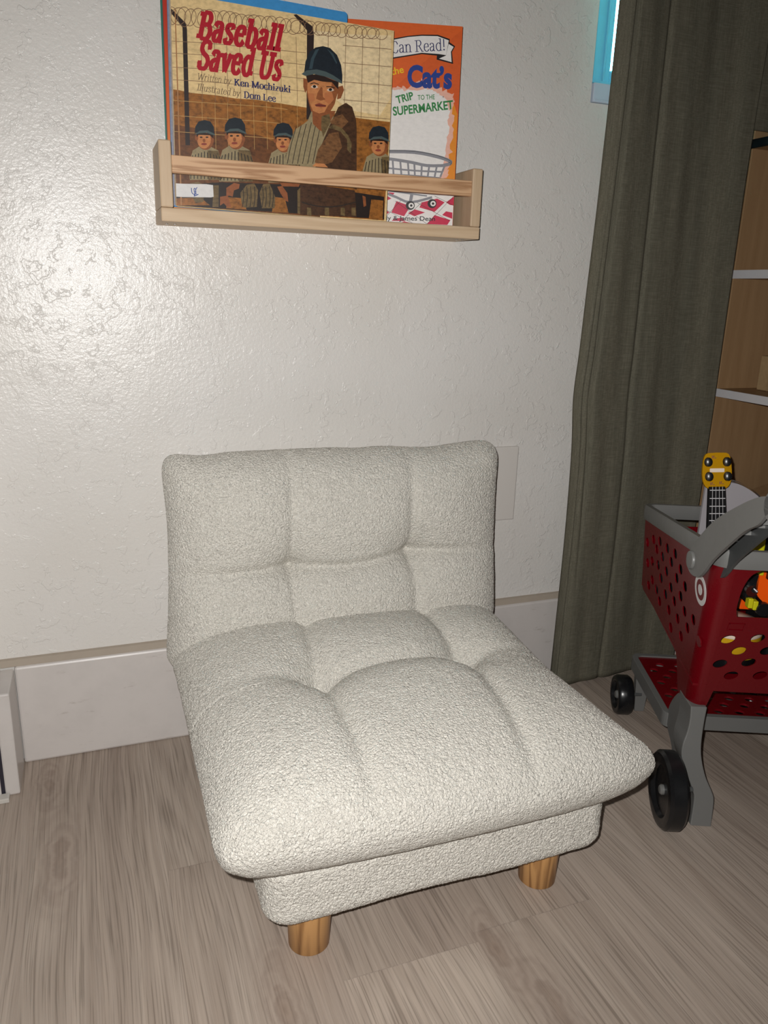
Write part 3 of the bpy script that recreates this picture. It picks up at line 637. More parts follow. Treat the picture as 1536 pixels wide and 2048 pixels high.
 ('tape',24,[(3,233),(81,235),(332,253),(410,249),(415,127),(386,118),(78,97),(3,95)]),
 ('pen|15',25,[(170,200),(176,148),(204,137),(198,189),(212,197),(218,151),(196,116),(246,140)]),
 ('pen|13',25,[(233,212),(211,164),(234,128)]),
 ('hinge',23,[(39,1938),(50,1940),(63,10),(47,9)]),
]
ART_CAT = [
 ('orange_light',1,[(176,1140),(1517,2252),(1517,1489),(1517,572),(125,511)]),
 ('amber',2,[(1200,557),(1339,969),(1438,1482),(1510,1318),(1517,559)]),
 ('splash_edge',3,[(107,1518),(160,1506),(221,1532),(333,1563),(385,1549),(428,1569),(529,1578),(599,1601),(644,1613),(685,1576),(716,1582),(733,1581),(745,1599),(801,1580),(814,1606),(834,1599),(863,1572),(882,1580),(936,1631),(935,1622),(940,1637),(1006,1665),(1013,1676),(1036,1654),(1039,1704),(1061,1671),(1085,1681),(1138,1636),(1160,1650),(1198,1654),(1223,1641),(1254,1597),(1253,1604),(1300,1614),(1306,1567),(1361,1599),(1369,1553),(1366,1559),(1377,1560),(1429,1543),(1454,1557),(1437,1504),(1450,1506),(1445,1465),(1454,1491),(1468,1460),(1452,1447),(1456,1425),(1441,1393),(1442,1354),(1437,1323),(1475,1306),(1469,1285),(1470,1245),(1445,1188),(1452,1183),(1475,1152),(1463,1111),(1471,1057),(1431,973),(1436,924),(1476,891),(1423,863),(1433,798),(1454,721),(1434,740),(1440,721),(1412,682),(1437,687),(1422,637),(1433,634),(1434,625),(1410,589),(1200,545),(125,499)]),
 ('white',4,[(117,1482),(191,1502),(231,1526),(315,1533),(387,1546),(462,1553),(502,1563),(587,1562),(653,1585),(681,1557),(706,1554),(710,1549),(765,1562),(775,1559),(812,1572),(825,1553),(836,1543),(882,1569),(912,1562),(935,1560),(950,1564),(993,1560),(1019,1566),(1068,1578),(1103,1602),(1117,1578),(1143,1581),(1144,1583),(1187,1580),(1191,1569),(1230,1559),(1237,1546),(1272,1542),(1271,1527),(1303,1518),(1329,1514),(1305,1520),(1322,1496),(1330,1506),(1337,1500),(1380,1464),(1364,1453),(1373,1443),(1375,1422),(1375,1418),(1391,1403),(1395,1360),(1384,1371),(1419,1356),(1398,1297),(1409,1287),(1387,1252),(1395,1203),(1419,1173),(1415,1136),(1413,1104),(1413,1100),(1387,1058),(1396,1015),(1385,966),(1384,952),(1378,907),(1388,868),(1379,845),(1376,803),(1364,772),(1361,743),(1375,740),(1370,710),(1360,677),(1369,644),(1363,644),(1351,610),(1200,545),(125,499)]),
 ('white',3,[(125,499),(1517,559),(1517,21),(133,3)]),
 ('black|12',5,[(1241,576),(1355,574),(1511,565)]),
 ('checker',5,[(782,288),(963,235),(886,111),(721,150)]),
 ('checker',5,[(1108,286),(1302,339),(1402,298),(1277,179),(1078,224)]),
 ('checker',5,[(1419,298),(1517,371),(1517,265),(1470,270)]),
 ('checker',5,[(1279,141),(1488,88),(1450,28),(1185,30)]),
 ('checker',5,[(888,50),(1004,31),(856,36)]),
 ('checker',5,[(614,198),(697,149),(617,100)]),
 ('checker',5,[(1022,199),(1154,167),(1017,116),(933,150)]),
 ('checker',5,[(586,325),(667,343),(716,315),(604,266)]),
 ('checker',5,[(1424,192),(1508,180),(1512,104),(1377,145)]),
 ('checker',5,[(757,75),(854,94),(904,53),(725,50)]),
 ('checker',5,[(681,389),(754,384),(731,353),(666,366)]),
 ('black|7',6,[(615,191),(1020,24)]),
 ('black|7',6,[(766,287),(1185,30)]),
 ('black|7',6,[(1009,297),(1480,80)]),
 ('black|7',6,[(1268,368),(1517,265)]),
 ('black|7',6,[(1517,378),(1185,30)]),
 ('black|7',6,[(1108,286),(856,49)]),
 ('black|7',6,[(846,306),(674,118)]),
 ('drawgrey|70',7,[(651,859),(986,867),(1278,829),(1442,785),(1444,755),(1364,730)]),
 ('drawgrey|60',7,[(637,771),(701,774),(959,748),(1153,720),(1380,730)]),
 ('drawgrey|40',7,[(718,756),(737,569)]),
 ('drawgrey|40',7,[(814,752),(836,574)]),
 ('drawgrey|40',7,[(910,749),(930,578)]),
 ('drawgrey|40',7,[(991,746),(1006,581)]),
 ('drawgrey|40',7,[(1088,742),(1087,584)]),
 ('drawgrey|40',7,[(1185,738),(1168,588)]),
 ('drawgrey|40',7,[(1282,735),(1257,592)]),
 ('drawgrey|40',7,[(1380,731),(1330,595)]),
 ('drawgrey|35',7,[(656,669),(995,654),(1351,655)]),
 ('drawgrey|35',7,[(659,595),(997,595),(1339,580)]),
 ('drawgrey|50',7,[(617,386),(780,333),(961,280),(1236,351)]),
 ('drawgrey|30',7,[(681,404),(1170,364)]),
 ('drawgrey|70',7,[(974,371),(954,250)]),
 ('black|8',8,[(650,866),(986,877),(1285,841),(1458,781),(1445,733)]),
 ('black',9,[(1017,245),(1015,228),(1007,213),(995,200),(979,192),(961,189),(943,191),(927,198),(914,209),(905,224),(902,240),(904,257),(911,272),(924,284),(939,292),(957,296),(975,294),(992,287),(1005,276),(1014,261)]),
 ('white',10,[(1007,244),(1006,234),(1002,225),(994,217),(984,212),(973,210),(962,211),(952,216),(944,222),(939,231),(937,241),(938,252),(943,261),(950,268),(960,273),(971,275),(982,274),(992,270),(1000,263),(1005,254)]),
 ('black',11,[(988,243),(988,239),(985,235),(982,231),(978,229),(973,228),(968,228),(963,230),(960,234),(957,238),(956,242),(957,247),(959,251),(962,254),(967,257),(972,258),(977,257),(981,255),(985,252),(987,248)]),
 ('black',9,[(1297,278),(1295,262),(1288,246),(1275,234),(1260,226),(1242,223),(1224,224),(1207,231),(1194,243),(1185,257),(1181,274),(1183,290),(1191,306),(1203,318),(1219,326),(1237,330),(1255,328),(1271,321),(1285,309),(1294,295)]),
 ('white',10,[(1288,278),(1286,268),(1282,259),(1274,251),(1265,246),(1254,244),(1243,245),(1233,249),(1224,256),(1219,265),(1217,275),(1218,285),(1223,295),(1230,302),(1240,307),(1251,309),(1262,308),(1272,304),(1280,297),(1285,288)]),
 ('black',11,[(1268,277),(1268,273),(1266,268),(1262,265),(1258,263),(1253,262),(1248,262),(1243,264),(1240,267),(1237,271),(1236,276),(1237,281),(1239,285),(1242,288),(1247,291),(1251,291),(1256,291),(1261,289),(1265,286),(1267,282)]),
 ('black',6,[(627,2096),(856,2146),(1025,2169),(1219,2179),(1369,2142),(1367,2108),(1438,2069),(1403,2004),(1424,1876),(1218,1911),(1219,1955),(1034,1961),(865,1927),(634,1881)]),
 ('white',7,[(628,2082),(857,2134),(1026,2156),(1216,2164),(1357,2127),(1331,1966),(1237,1974),(1034,1975),(864,1941),(634,1896)]),
 ('white',7,[(1356,2089),(1420,2060),(1389,2006),(1404,1894),(1247,1924),(1331,1962)]),
 ('black',8,[(1234,1970),(1328,1964),(1245,1927)]),
]
TEXT_FRONT = [('slab', 'Baseball', (254, 1700), (1206, 1689), 261, 'title', 0.22, 26), ('slab', 'Saved Us', (249, 1414), (1213, 1410), 267, 'title', 0.22, 26), ('serif', 'Written by', (252, 1298), (630, 1296), 67, 'ink', 0.2, 26), ('bserif', 'Ken Mochizuki', (655, 1291), (1295, 1295), 67, 'navy', 0, 26), ('serif', 'Illustrated by', (250, 1194), (728, 1185), 67, 'ink', 0.2, 26), ('bserif', 'Dom Lee', (762, 1179), (1126, 1181), 67, 'navy', 0, 26)]
TEXT_CAT = [('serif', 'Can Read!', (664, 1949), (1313, 2016), 124, 'navy', 0, 26), ('hand', 'the', (672, 1712), (824, 1750), 77, 'yellow', 0, 26), ('bhand', 'Cat’s', (869, 1604), (1422, 1612), 225, 'blue', 0, 26), ('mhand', 'TRIP', (750, 1403), (958, 1466), 83, 'green', 0, 26), ('hand', 'TO THE', (1006, 1458), (1217, 1477), 53, 'green', 0, 26), ('mhand', 'SUPERMARKET', (708, 1269), (1456, 1383), 95, 'green', 0, 26), ('hand', 'ly & James Dean', (659, 57), (1288, 71), 53, 'black', 0, 26)]
# ------------------------------------------------------------------ the room
SEAMS = [0.457 - 0.1387 * k for k in range(-9, 15)]
SEAMS = sorted(SEAMS)
def build_floor():
    rnd = random.Random(11)
    vs = []; fs = []; col = []
    for i in range(len(SEAMS) - 1):
        x0, x1 = SEAMS[i], SEAMS[i + 1]
        y0f = rnd.uniform(-.1, .9)
        if abs(x1 - .457) < .01: y0f = -.4545
        if abs(x0 - .041) < .01: y0f = -.2715
        ys = sorted([y0f + 1.22 * k for k in range(-4, 4)])
        ys = [-2.6] + [y for y in ys if -2.6 < y < .02] + [.02]
        for a, b in zip(ys[:-1], ys[1:]):
            g = .0003
            o = len(vs)
            vs += [(x0 + g, a + g, 0), (x1 - g, a + g, 0), (x1 - g, b - g, 0), (x0 + g, b - g, 0)]
            fs.append((o, o + 1, o + 2, o + 3)); col.append((rnd.random(), 0, rnd.random(), 1))
    n = len(vs)
    x0, x1 = SEAMS[0], SEAMS[-1]
    vs += [(x0, -2.6, -.0008), (x1, -2.6, -.0008), (x1, .02, -.0008), (x0, .02, -.0008)]
    fs.append((n, n + 1, n + 2, n + 3)); col.append((.2, 0, .2, 1))
    n = len(vs)
    vs += [(x0, -2.6, -.05), (x1, -2.6, -.05), (x1, .02, -.05), (x0, .02, -.05)]
    fs.append((n + 3, n + 2, n + 1, n)); col.append((.2, 0, .2, 1))
    me = bpy.data.meshes.new('floor'); me.from_pydata(vs, [], fs)
    at = me.attributes.new('plank', 'FLOAT_COLOR', 'CORNER')
    k = 0
    for p, c in zip(me.polygons, col):
        for li in p.loop_indices: at.data[li].color = c
    me.materials.append(M['floor'])
    o = bpy.data.objects.new('floor', me); COL.objects.link(o); struct(o)
build_floor()
WX0, WX1, WZ0, WZ1 = .668, .905, .896, 1.75
XL, XR, YF, ZC = -1.05, 1.32, -2.6, 2.4
b = MB(); b.box(XL, WX0, 0, .12, -.05, ZC); b.box(WX1, XR + .1, 0, .12, -.05, ZC); b.box(WX0, WX1, 0, .12, -.05, WZ0 - .028); b.box(WX0, WX1, 0, .12, WZ1, ZC)
struct(b.build('wall_back', 'wall'))
struct(MB().box(XR, XR + .1, YF, 0, -.05, ZC).build('wall_right', 'wall'))
struct(MB().box(XL - .1, XL, YF, .12, -.05, ZC).build('wall_left', 'wall'))
struct(MB().box(XL - .1, XR + .1, YF - .1, YF, -.05, ZC).build('wall_front', 'wall'))
struct(MB().box(XL - .1, XR + .1, YF - .1, .12, ZC, ZC + .1).build('ceiling', 'ceiling'))
# left return with its own bit of baseboard, a seal and a rough painted door edge
struct(MB().box(-.300, -.1335, -.074, 0, 0, ZC).build('trim_1', 'trim_clean', bevel=.002))
b = MB(); b.box(-.1335, -.1165, -.080, -.0125, 0.0005, .1385); struct(b.build('baseboard_left', 'trim', bevel=.0022))
struct(MB().box(-.1375, -.1330, -.0795, -.072, .0, .125).build('trim_2', 'gasket'))
struct(MB().box(-.30, -.1372, -.0815, -.0735, .0, .128).build('door_1', 'trim', bevel=.001))
struct(MB().box(-.30, -.1280, -.094, -.0812, .0, .006).build('trim_3', 'trim_clean', bevel=.001))
# back baseboard with dusty caulk line
b = MB(); b.box(-.1165, XR, -.012, 0.0, 0, .1385); struct(b.build('baseboard_back', 'trim', bevel=.003))
b = MB(); b.plate([(0, .1385), (-.0085, .1385), (-.0035, .1455), (0, .147)], [], lambda u, v: (-.1325, u, v), lambda u, v: (XR, u, v)); struct(b.build('trim_4', 'caulk'))

# window
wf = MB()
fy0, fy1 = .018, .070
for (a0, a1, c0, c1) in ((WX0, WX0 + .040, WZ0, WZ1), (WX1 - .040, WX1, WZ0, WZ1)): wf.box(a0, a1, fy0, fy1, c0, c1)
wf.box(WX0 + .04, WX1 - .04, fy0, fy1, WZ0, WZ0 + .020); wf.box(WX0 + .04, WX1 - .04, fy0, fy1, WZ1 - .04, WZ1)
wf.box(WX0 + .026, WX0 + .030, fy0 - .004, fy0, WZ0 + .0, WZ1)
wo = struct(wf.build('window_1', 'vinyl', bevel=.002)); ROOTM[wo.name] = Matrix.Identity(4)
MB().box(WX0 + .04, WX1 - .04, .042, .046, WZ0 + .02, WZ1 - .04).build('pane', 'glass', wo)
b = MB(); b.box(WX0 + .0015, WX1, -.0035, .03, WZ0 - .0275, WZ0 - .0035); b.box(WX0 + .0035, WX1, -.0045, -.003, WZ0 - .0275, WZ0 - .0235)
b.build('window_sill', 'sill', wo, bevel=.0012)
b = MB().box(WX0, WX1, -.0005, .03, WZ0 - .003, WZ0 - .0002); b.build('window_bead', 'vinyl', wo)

# wall plate behind the chair
pl = MB().box(.5260, .5965, -.0055, 0, .2785, .3935).build('wall_plate', 'plate', bevel=.002)
tag(pl, 'white blank plate on the wall, half hidden behind the right side of the chair', 'wall plate')

# ------------------------------------------------------------------ curtain
def wavy_cloth(name, x0, x1, z0, z1, y, nx, nz, fn, mat, parent=None):
    xs = np.linspace(0, 1, nx); zs = np.linspace(0, 1, nz)
    U, V = np.meshgrid(xs, zs, indexing='ij')
    X, Y, Z = fn(U, V)
    P = np.stack([X, Y, Z], -1)
    o = MB().grid(P).build(name, mat, parent, smooth=70)
    sd = o.modifiers.new('thickness', 'SOLIDIFY'); sd.thickness = .0016; sd.offset = 0
    return o
CT = thing('curtain', 'long olive green linen curtain hanging to the floor right of the chair', 'curtain', (.80, -.05, .004))
rz = np.random.RandomState(5)
def cur(U, V):
    Z = .004 + V * 1.86
    left = .6695 + .004 * np.clip((Z - .8) / .2, 0, 1) + .004 * np.sin(Z * 9) * np.exp(-((Z - .55) / .35) ** 2) + .006 * np.exp(-((Z - .83) / .06) ** 2) * 0 - .004 * np.exp(-((Z - .47) / .05) ** 2)
    right = .918 + .004 * np.sin(Z * 5 + 1) - .010 * np.clip((.45 - Z) / .4, 0, 1)
    X = left + U * (right - left)
    ph = U * 2 * math.pi
    amp = .6 + .4 * V
    Y = -.046 - amp * (.009 * np.sin(ph * .8 + .9 + Z * .5) + .0026 * np.sin(ph * 2.3 + 1.2 - Z * .8))
    # one soft crease running down a little right of the hem
    cx = .36 - .06 * V + .015 * np.sin(Z * 4)
    Y = Y + .007 * np.exp(-((U - cx) / .016) ** 2) * (.35 + .65 * V) + .010 * np.exp(-((U - .070) / .012) ** 2) * np.clip((Z - .15) / .4, 0, 1)
    Y = Y + .0014 * np.sin(U * 40 + Z * 7) * np.sin(Z * 11 + U * 5) * .6
    Y = np.minimum(Y, -.028)
    # edges curl back to the wall
    Y = Y + .012 * np.exp(-(U / .03) ** 2)
    return X, Y, Z
wavy_cloth('panel', 0, 0, 0, 0, 0, 150, 220, cur, 'linen', CT)
def hem(U, V):
    Z = .004 + V * 1.86
    left = .6695 + .004 * np.clip((Z - .8) / .2, 0, 1) + .004 * np.sin(Z * 9) * np.exp(-((Z - .55) / .35) ** 2) - .004 * np.exp(-((Z - .47) / .05) ** 2)
    wd = .003 + .013 * np.clip((Z - .15) / .6, 0, 1) ** 1.3 + .002 * np.sin(Z * 8)
    X = left - .0015 + U * wd
    Y = -.0485 - .0045 * np.sin(U * math.pi) - .012 * U * 0
    return X, Y + .010 * (1 - U) ** 2, Z
wavy_cloth('side_hem', 0, 0, 0, 0, 0, 10, 160, hem, 'linen', CT)
rod = thing('curtain_rod', 'black curtain rod above the window', 'curtain rod', (.93, -.05, 1.87))
MB().tube([(.60, -.048, 1.866), (1.25, -.048, 1.866)], .008).build('rod', 'blackedge', rod)
for x in (.63, 1.22): MB().box(x - .008, x + .008, -.05, 0, 1.858, 1.874).build('bracket', 'blackedge', rod)
def cloth2(U, V):
    Z = .8505 + V * 1.008
    X = .918 + U * .30
    Y = -.036 - .003 * np.sin(U * 14 + 1) - .001 * np.sin(Z * 9)
    return X, Y, Z
o = wavy_cloth('cloth_panel', 0, 0, 0, 0, 0, 60, 30, cloth2, 'linen')
tag(o, 'short dark olive cloth hanging just above the black shelf edge at top right', 'cloth')

# ------------------------------------------------------------------ bookcase on the right wall
BK = thing('bookcase', 'light wood bookcase with grey edged shelves behind the curtain and shopping cart', 'bookcase', (1.12, -.32, 0))
BX0, BX1, BY0, BY1 = .946, 1.312, -.64, -.016
MB().box(BX0 + .002, BX1, BY1, BY1 + .012, 0, .90).build('side_panel', 'maple', BK, bevel=.0008)
MB().box(BX0 + .002, BX1, BY0 - .012, BY0, 0, .90).build('side_panel', 'maple', BK, bevel=.0008)
MB().box(BX1, BX1 + .006, BY0 - .012, BY1 + .012, 0, .90).build('back_panel', 'maple', BK)
for z0, em in ((.646, 'edge'), (.4635, 'edge'), (.8315, 'blackedge'), (.04, 'edge'), (.255, 'edge')):
    if em == 'edge' and z0 == .255: continue
    sh = MB().box(BX0 + .003, BX1, BY0, BY1, z0, z0 + .0125).build('shelf', 'maple', BK, bevel=.0005)
    MB().box(BX0, BX0 + .003, BY0 - .012, BY1 + .012, z0, z0 + .0125).build('edge_band', em, sh)
# board leaning in the lowest bay
HS = thing('wooden_toy', 'pale wooden toy with a sloping top in the bottom bay of the bookcase', 'wooden toy', (1.12, -.2, .0526))
MB().plate([(.962, .0528), (1.29, .0528), (1.29, .365), (.962, .283)], [], lambda u, v: (u, -.34, v), lambda u, v: (u, -.065, v)).build('body', 'block', HS)
MB().plate([(.955, .283), (1.295, .369), (1.295, .384), (.955, .298)], [], lambda u, v: (u, -.35, v), lambda u, v: (u, -.055, v)).build('sloping_top', 'maple', HS, bevel=.001)
# slotted wooden block on the second shelf
WB = thing('wooden_block', 'pale wooden block with dark slots standing on the middle bookcase shelf', 'toy block', (1.03, -.05, .476))
holes = [rrect(-.008 + dx, .010 + dx, -.0045 + dz, .0045 + dz, .0042) for dx in (.0, .028) for dz in (.036, .016)]
b = MB(); b.plate(rrect(-.028, .05, .0, .054, .002), holes, lambda u, v: (1.03 + u, -.062, .4765 + v), lambda u, v: (1.03 + u, -.044, .4765 + v)); b.build('body', 'block', WB)
MB().box(1.004, 1.078, -.044, -.043, .478, .5285).build('backing', 'block', WB)

# ------------------------------------------------------------------ wall shelf and its books
SH = thing('picture_ledge', 'pale wooden wall shelf with a front rail, full of picture books', 'wall shelf', (.28, 0, .678))
SX0, SX1, SD, SZ0, SZ1 = .0852, .4745, .071, .678, .7605
T = .0135
MB().box(SX0, SX1, -SD, 0, SZ0, SZ0 + .0145).build('bottom_board', 'pine', SH, bevel=.0012)
for x in (SX0, SX1 - T):
    MB().box(x, x + T, -SD, 0, SZ0 + .0147, SZ1).build('end_post', 'pine_z', SH, bevel=.0015)
MB().box(SX0 + T, SX1 - T, -SD + .002, -SD + .0095, .7280, .7462).build('front_rail', 'pine_rail', SH, bevel=.0008)
for x in (.094, .103, .455, .462):
    MB().lathe((x, -SD + .02 + (x * 31 % .02), SZ0 - .0008), (0, 0, 1), [(.0018, 0), (.0018, .001)], 12).build('screw', 'chrome', SH)

def art_mesh(art, texts, W, H, base, name, parent, y0):
    # printed cover: flat shapes laid over the cover sheet, all one mesh
    mats = []; b = MB()
    def mi(c):
        if c not in mats: mats.append(c)
        return mats.index(c)
    rank = [0]
    def nexty():
        rank[0] += 1; return y0 - .0000045 * rank[0]
    def put(poly, c, layer):
        k = mi(c); y = nexty()
        tris = tessellate_polygon([[Vector((p[0], p[1], 0)) for p in poly]])
        b.add([(p[0] * 1e-4, y, p[1] * 1e-4) for p in poly], tris, k)
    put([(0, 0), (W * 1e4, 0), (W * 1e4, H * 1e4), (0, H * 1e4)], base, 0)
    for c, layer, pts in sorted(art, key=lambda q: q[1]):
        if '|' in c:
            c, w = c.split('|'); hw = int(w) * .1 * 2.9
            q = smooth_line(pts, 3) if len(pts) > 2 else pts
            P = np.array(q, float); d = np.gradient(P, axis=0); d /= (np.linalg.norm(d, axis=1, keepdims=True) + 1e-9)
            n = np.stack([-d[:, 1], d[:, 0]], 1) * hw
            L = np.clip(P + n, 3, [W * 1e4 - 3, H * 1e4 - 3]); R = np.clip(P - n, 3, [W * 1e4 - 3, H * 1e4 - 3])
            k = mi(c); y = nexty(); m = len(P)
            b.add([(p[0] * 1e-4, y, p[1] * 1e-4) for p in L] + [(p[0] * 1e-4, y, p[1] * 1e-4) for p in R], [(i, i + 1, m + i + 1, m + i) for i in range(m - 1)], k)
        else:
            put(pts, c, layer)
    for font, txt, p0, p1, cap, c, shear, layer in texts:
        V, Fc, LV = (glyph_text(txt, font) if font in ('slab', 'serif', 'bserif') else bfont_text(txt, font))
        V = np.array(V); wd = V[:, 0].max() - V[:, 0].min(); x0 = V[:, 0].min()
        d = np.array(p1, float) - np.array(p0, float); L = np.linalg.norm(d); d /= L; nrm = np.array([-d[1], d[0]])
        ch = .68 if font in ('slab', 'serif', 'bserif') else .7
        sy = cap / ch; ln = L - shear * cap * .6
        U = (V[:, 0] - x0) / wd * ln + V[:, 1] * sy * shear
        Q = np.array(p0)[None] + U[:, None] * d + (V[:, 1] * sy)[:, None] * nrm
        k = mi(c); y = nexty()
        b.add([(q[0] * 1e-4, y - LV[i], q[1] * 1e-4) for i, q in enumerate(Q)], Fc, k)
    return b.build(name, ['ink_' + c for c in mats], parent, local=True, fix=False)

# --- a small stroke alphabet with thick and thin strokes and serifs (lines, and curves marked 's')
G = {
 'a': (.46, [('s', [(.07, .36), (.12, .45), (.22, .47), (.31, .42), (.33, .30), (.33, .08), (.36, .015), (.43, .02)]), ('s', [(.33, .28), (.20, .26), (.09, .2), (.07, .1), (.13, .015), (.23, .02), (.33, .12)])], []),
 'b': (.5, [('l', [(.11, .72), (.11, .0)]), ('s', [(.11, .36), (.2, .46), (.32, .45), (.41, .33), (.41, .15), (.33, .02), (.2, .0), (.11, .08)])], [(.07, .70, .13)]),
 'c': (.44, [('s', [(.38, .37), (.33, .45), (.22, .47), (.1, .4), (.06, .24), (.1, .08), (.22, 0), (.33, .03), (.4, .12)])], []),
 'd': (.52, [('l', [(.4, .72), (.4, .0)]), ('s', [(.4, .38), (.3, .46), (.19, .45), (.09, .33), (.09, .15), (.19, .02), (.3, .0), (.4, .08)])], [(.36, .70, .13), (.44, .02, .13)]),
 'e': (.46, [('l', [(.09, .26), (.39, .26)]), ('s', [(.39, .26), (.36, .42), (.24, .47), (.12, .4), (.08, .24), (.12, .08), (.24, 0), (.35, .03), (.42, .12)])], []),
 'h': (.54, [('l', [(.11, .72), (.11, 0)]), ('s', [(.11, .34), (.2, .45), (.32, .46), (.4, .36), (.4, .2), (.4, 0)])], [(.07, .70, .13), (.11, .02, .2), (.4, .02, .2)]),
 'i': (.26, [('l', [(.12, .46), (.12, 0)]), ('d', [(.12, .62)])], [(.09, .44, .13), (.12, .02, .2)]),
 'k': (.52, [('l', [(.11, .72), (.11, 0)]), ('l', [(.13, .2), (.38, .45)]), ('l', [(.2, .27), (.43, .0)])], [(.07, .70, .13), (.11, .02, .2), (.37, .44, .17), (.43, .02, .19)]),
 'l': (.26, [('l', [(.12, .72), (.12, 0)])], [(.08, .70, .14), (.12, .02, .22)]),
 'm': (.8, [('l', [(.11, .46), (.11, 0)]), ('s', [(.11, .34), (.19, .45), (.3, .46), (.38, .36), (.38, .2), (.38, 0)]), ('s', [(.38, .34), (.46, .45), (.57, .46), (.65, .36), (.65, .2), (.65, 0)])], [(.08, .44, .13), (.11, .02, .2), (.38, .02, .19), (.65, .02, .2)]),
 'n': (.54, [('l', [(.11, .46), (.11, 0)]), ('s', [(.11, .34), (.2, .45), (.32, .46), (.4, .36), (.4, .2), (.4, 0)])], [(.08, .44, .13), (.11, .02, .2), (.4, .02, .2)]),
 'o': (.5, [('c', [(.25, .47), (.1, .4), (.06, .235), (.1, .07), (.25, 0), (.4, .07), (.44, .235), (.4, .4)])], []),
 'r': (.4, [('l', [(.11, .46), (.11, 0)]), ('s', [(.12, .32), (.19, .43), (.28, .47), (.35, .42)])], [(.08, .44, .13), (.11, .02, .22)]),
 's': (.4, [('s', [(.33, .36), (.29, .45), (.2, .47), (.1, .43), (.08, .35), (.15, .28), (.27, .2), (.33, .11), (.28, .02), (.19, 0), (.1, .02), (.06, .12)])], []),
 't': (.33, [('s', [(.15, .62), (.15, .4), (.15, .12), (.19, .01), (.31, .04)]), ('l', [(.03, .45), (.3, .45)])], []),
 'u': (.54, [('s', [(.11, .46), (.11, .2), (.13, .05), (.22, .0), (.32, .04), (.4, .14)]), ('l', [(.4, .46), (.4, 0)])], [(.08, .44, .13), (.37, .44, .13), (.44, .02, .13)]),
 'v': (.46, [('l', [(.07, .46), (.23, .0)]), ('l', [(.23, .0), (.4, .46)])], [(.07, .44, .19), (.4, .44, .17)]),
 'y': (.46, [('l', [(.07, .46), (.24, .02)]), ('s', [(.4, .46), (.24, .02), (.17, -.14), (.06, -.17)])], [(.07, .44, .19), (.4, .44, .17)]),
 'z': (.43, [('l', [(.06, .44), (.36, .44)]), ('l', [(.36, .44), (.06, .02)]), ('l', [(.06, .02), (.38, .02)])], []),
 'B': (.58, [('l', [(.13, .68), (.13, 0)]), ('s', [(.13, .66), (.34, .66), (.43, .52), (.34, .38), (.13, .37)]), ('s', [(.13, .37), (.38, .36), (.49, .19), (.38, .02), (.13, .02)])], [(.1, .66, .16), (.1, .02, .16)]),
 'S': (.52, [('s', [(.43, .5), (.38, .64), (.26, .68), (.12, .63), (.08, .5), (.18, .39), (.36, .3), (.44, .17), (.36, .03), (.24, 0), (.12, .03), (.06, .18)])], [(.43, .58, .05), (.06, .1, .05)]),
 'U': (.66, [('s', [(.13, .68), (.13, .4), (.14, .15), (.22, .02), (.34, .0), (.46, .04), (.52, .17), (.53, .4), (.53, .68)])], [(.13, .66, .24), (.53, .66, .22)]),
 'W': (.9, [('l', [(.07, .68), (.25, 0)]), ('l', [(.25, 0), (.45, .62)]), ('l', [(.45, .62), (.63, 0)]), ('l', [(.63, 0), (.83, .68)])], [(.07, .66, .2), (.83, .66, .18)]),
 'K': (.64, [('l', [(.13, .68), (.13, 0)]), ('l', [(.15, .27), (.5, .67)]), ('l', [(.26, .4), (.56, .0)])], [(.13, .66, .24), (.13, .02, .24), (.5, .66, .2), (.56, .02, .2)]),
 'M': (.86, [('l', [(.13, 0), (.13, .68)]), ('l', [(.13, .68), (.42, .04)]), ('l', [(.42, .04), (.7, .68)]), ('l', [(.71, .68), (.71, 0)])], [(.1, .66, .18), (.13, .02, .22), (.74, .66, .18), (.71, .02, .24)]),
 'I': (.32, [('l', [(.15, .68), (.15, 0)])], [(.15, .66, .26), (.15, .02, .26)]),
 'D': (.66, [('l', [(.13, .68), (.13, 0)]), ('s', [(.13, .66), (.34, .66), (.52, .52), (.55, .34), (.52, .16), (.34, .02), (.13, .02)])], [(.1, .66, .18), (.1, .02, .18)]),
 'L': (.56, [('l', [(.13, .68), (.13, 0)]), ('l', [(.13, .02), (.48, .02)])], [(.13, .66, .26), (.1, .02, .18), (.47, .08, .04)]),
 'C': (.6, [('s', [(.52, .5), (.46, .63), (.33, .68), (.14, .58), (.07, .34), (.14, .1), (.33, 0), (.46, .04), (.54, .18)])], []),
 'R': (.62, [('l', [(.13, .68), (.13, 0)]), ('s', [(.13, .66), (.36, .66), (.46, .51), (.36, .36), (.13, .35)]), ('l', [(.3, .35), (.54, .0)])], [(.1, .66, .18), (.13, .02, .24), (.56, .02, .14)]),
 '!': (.3, [('l', [(.14, .68), (.14, .2)]), ('d', [(.14, .05)])], []),
 ' ': (.24, [], []),
}
STYLE = dict(slab=(.200, .105, .115, .92), serif=(.074, .034, .034, 1.0), bserif=(.135, .056, .05, .96))
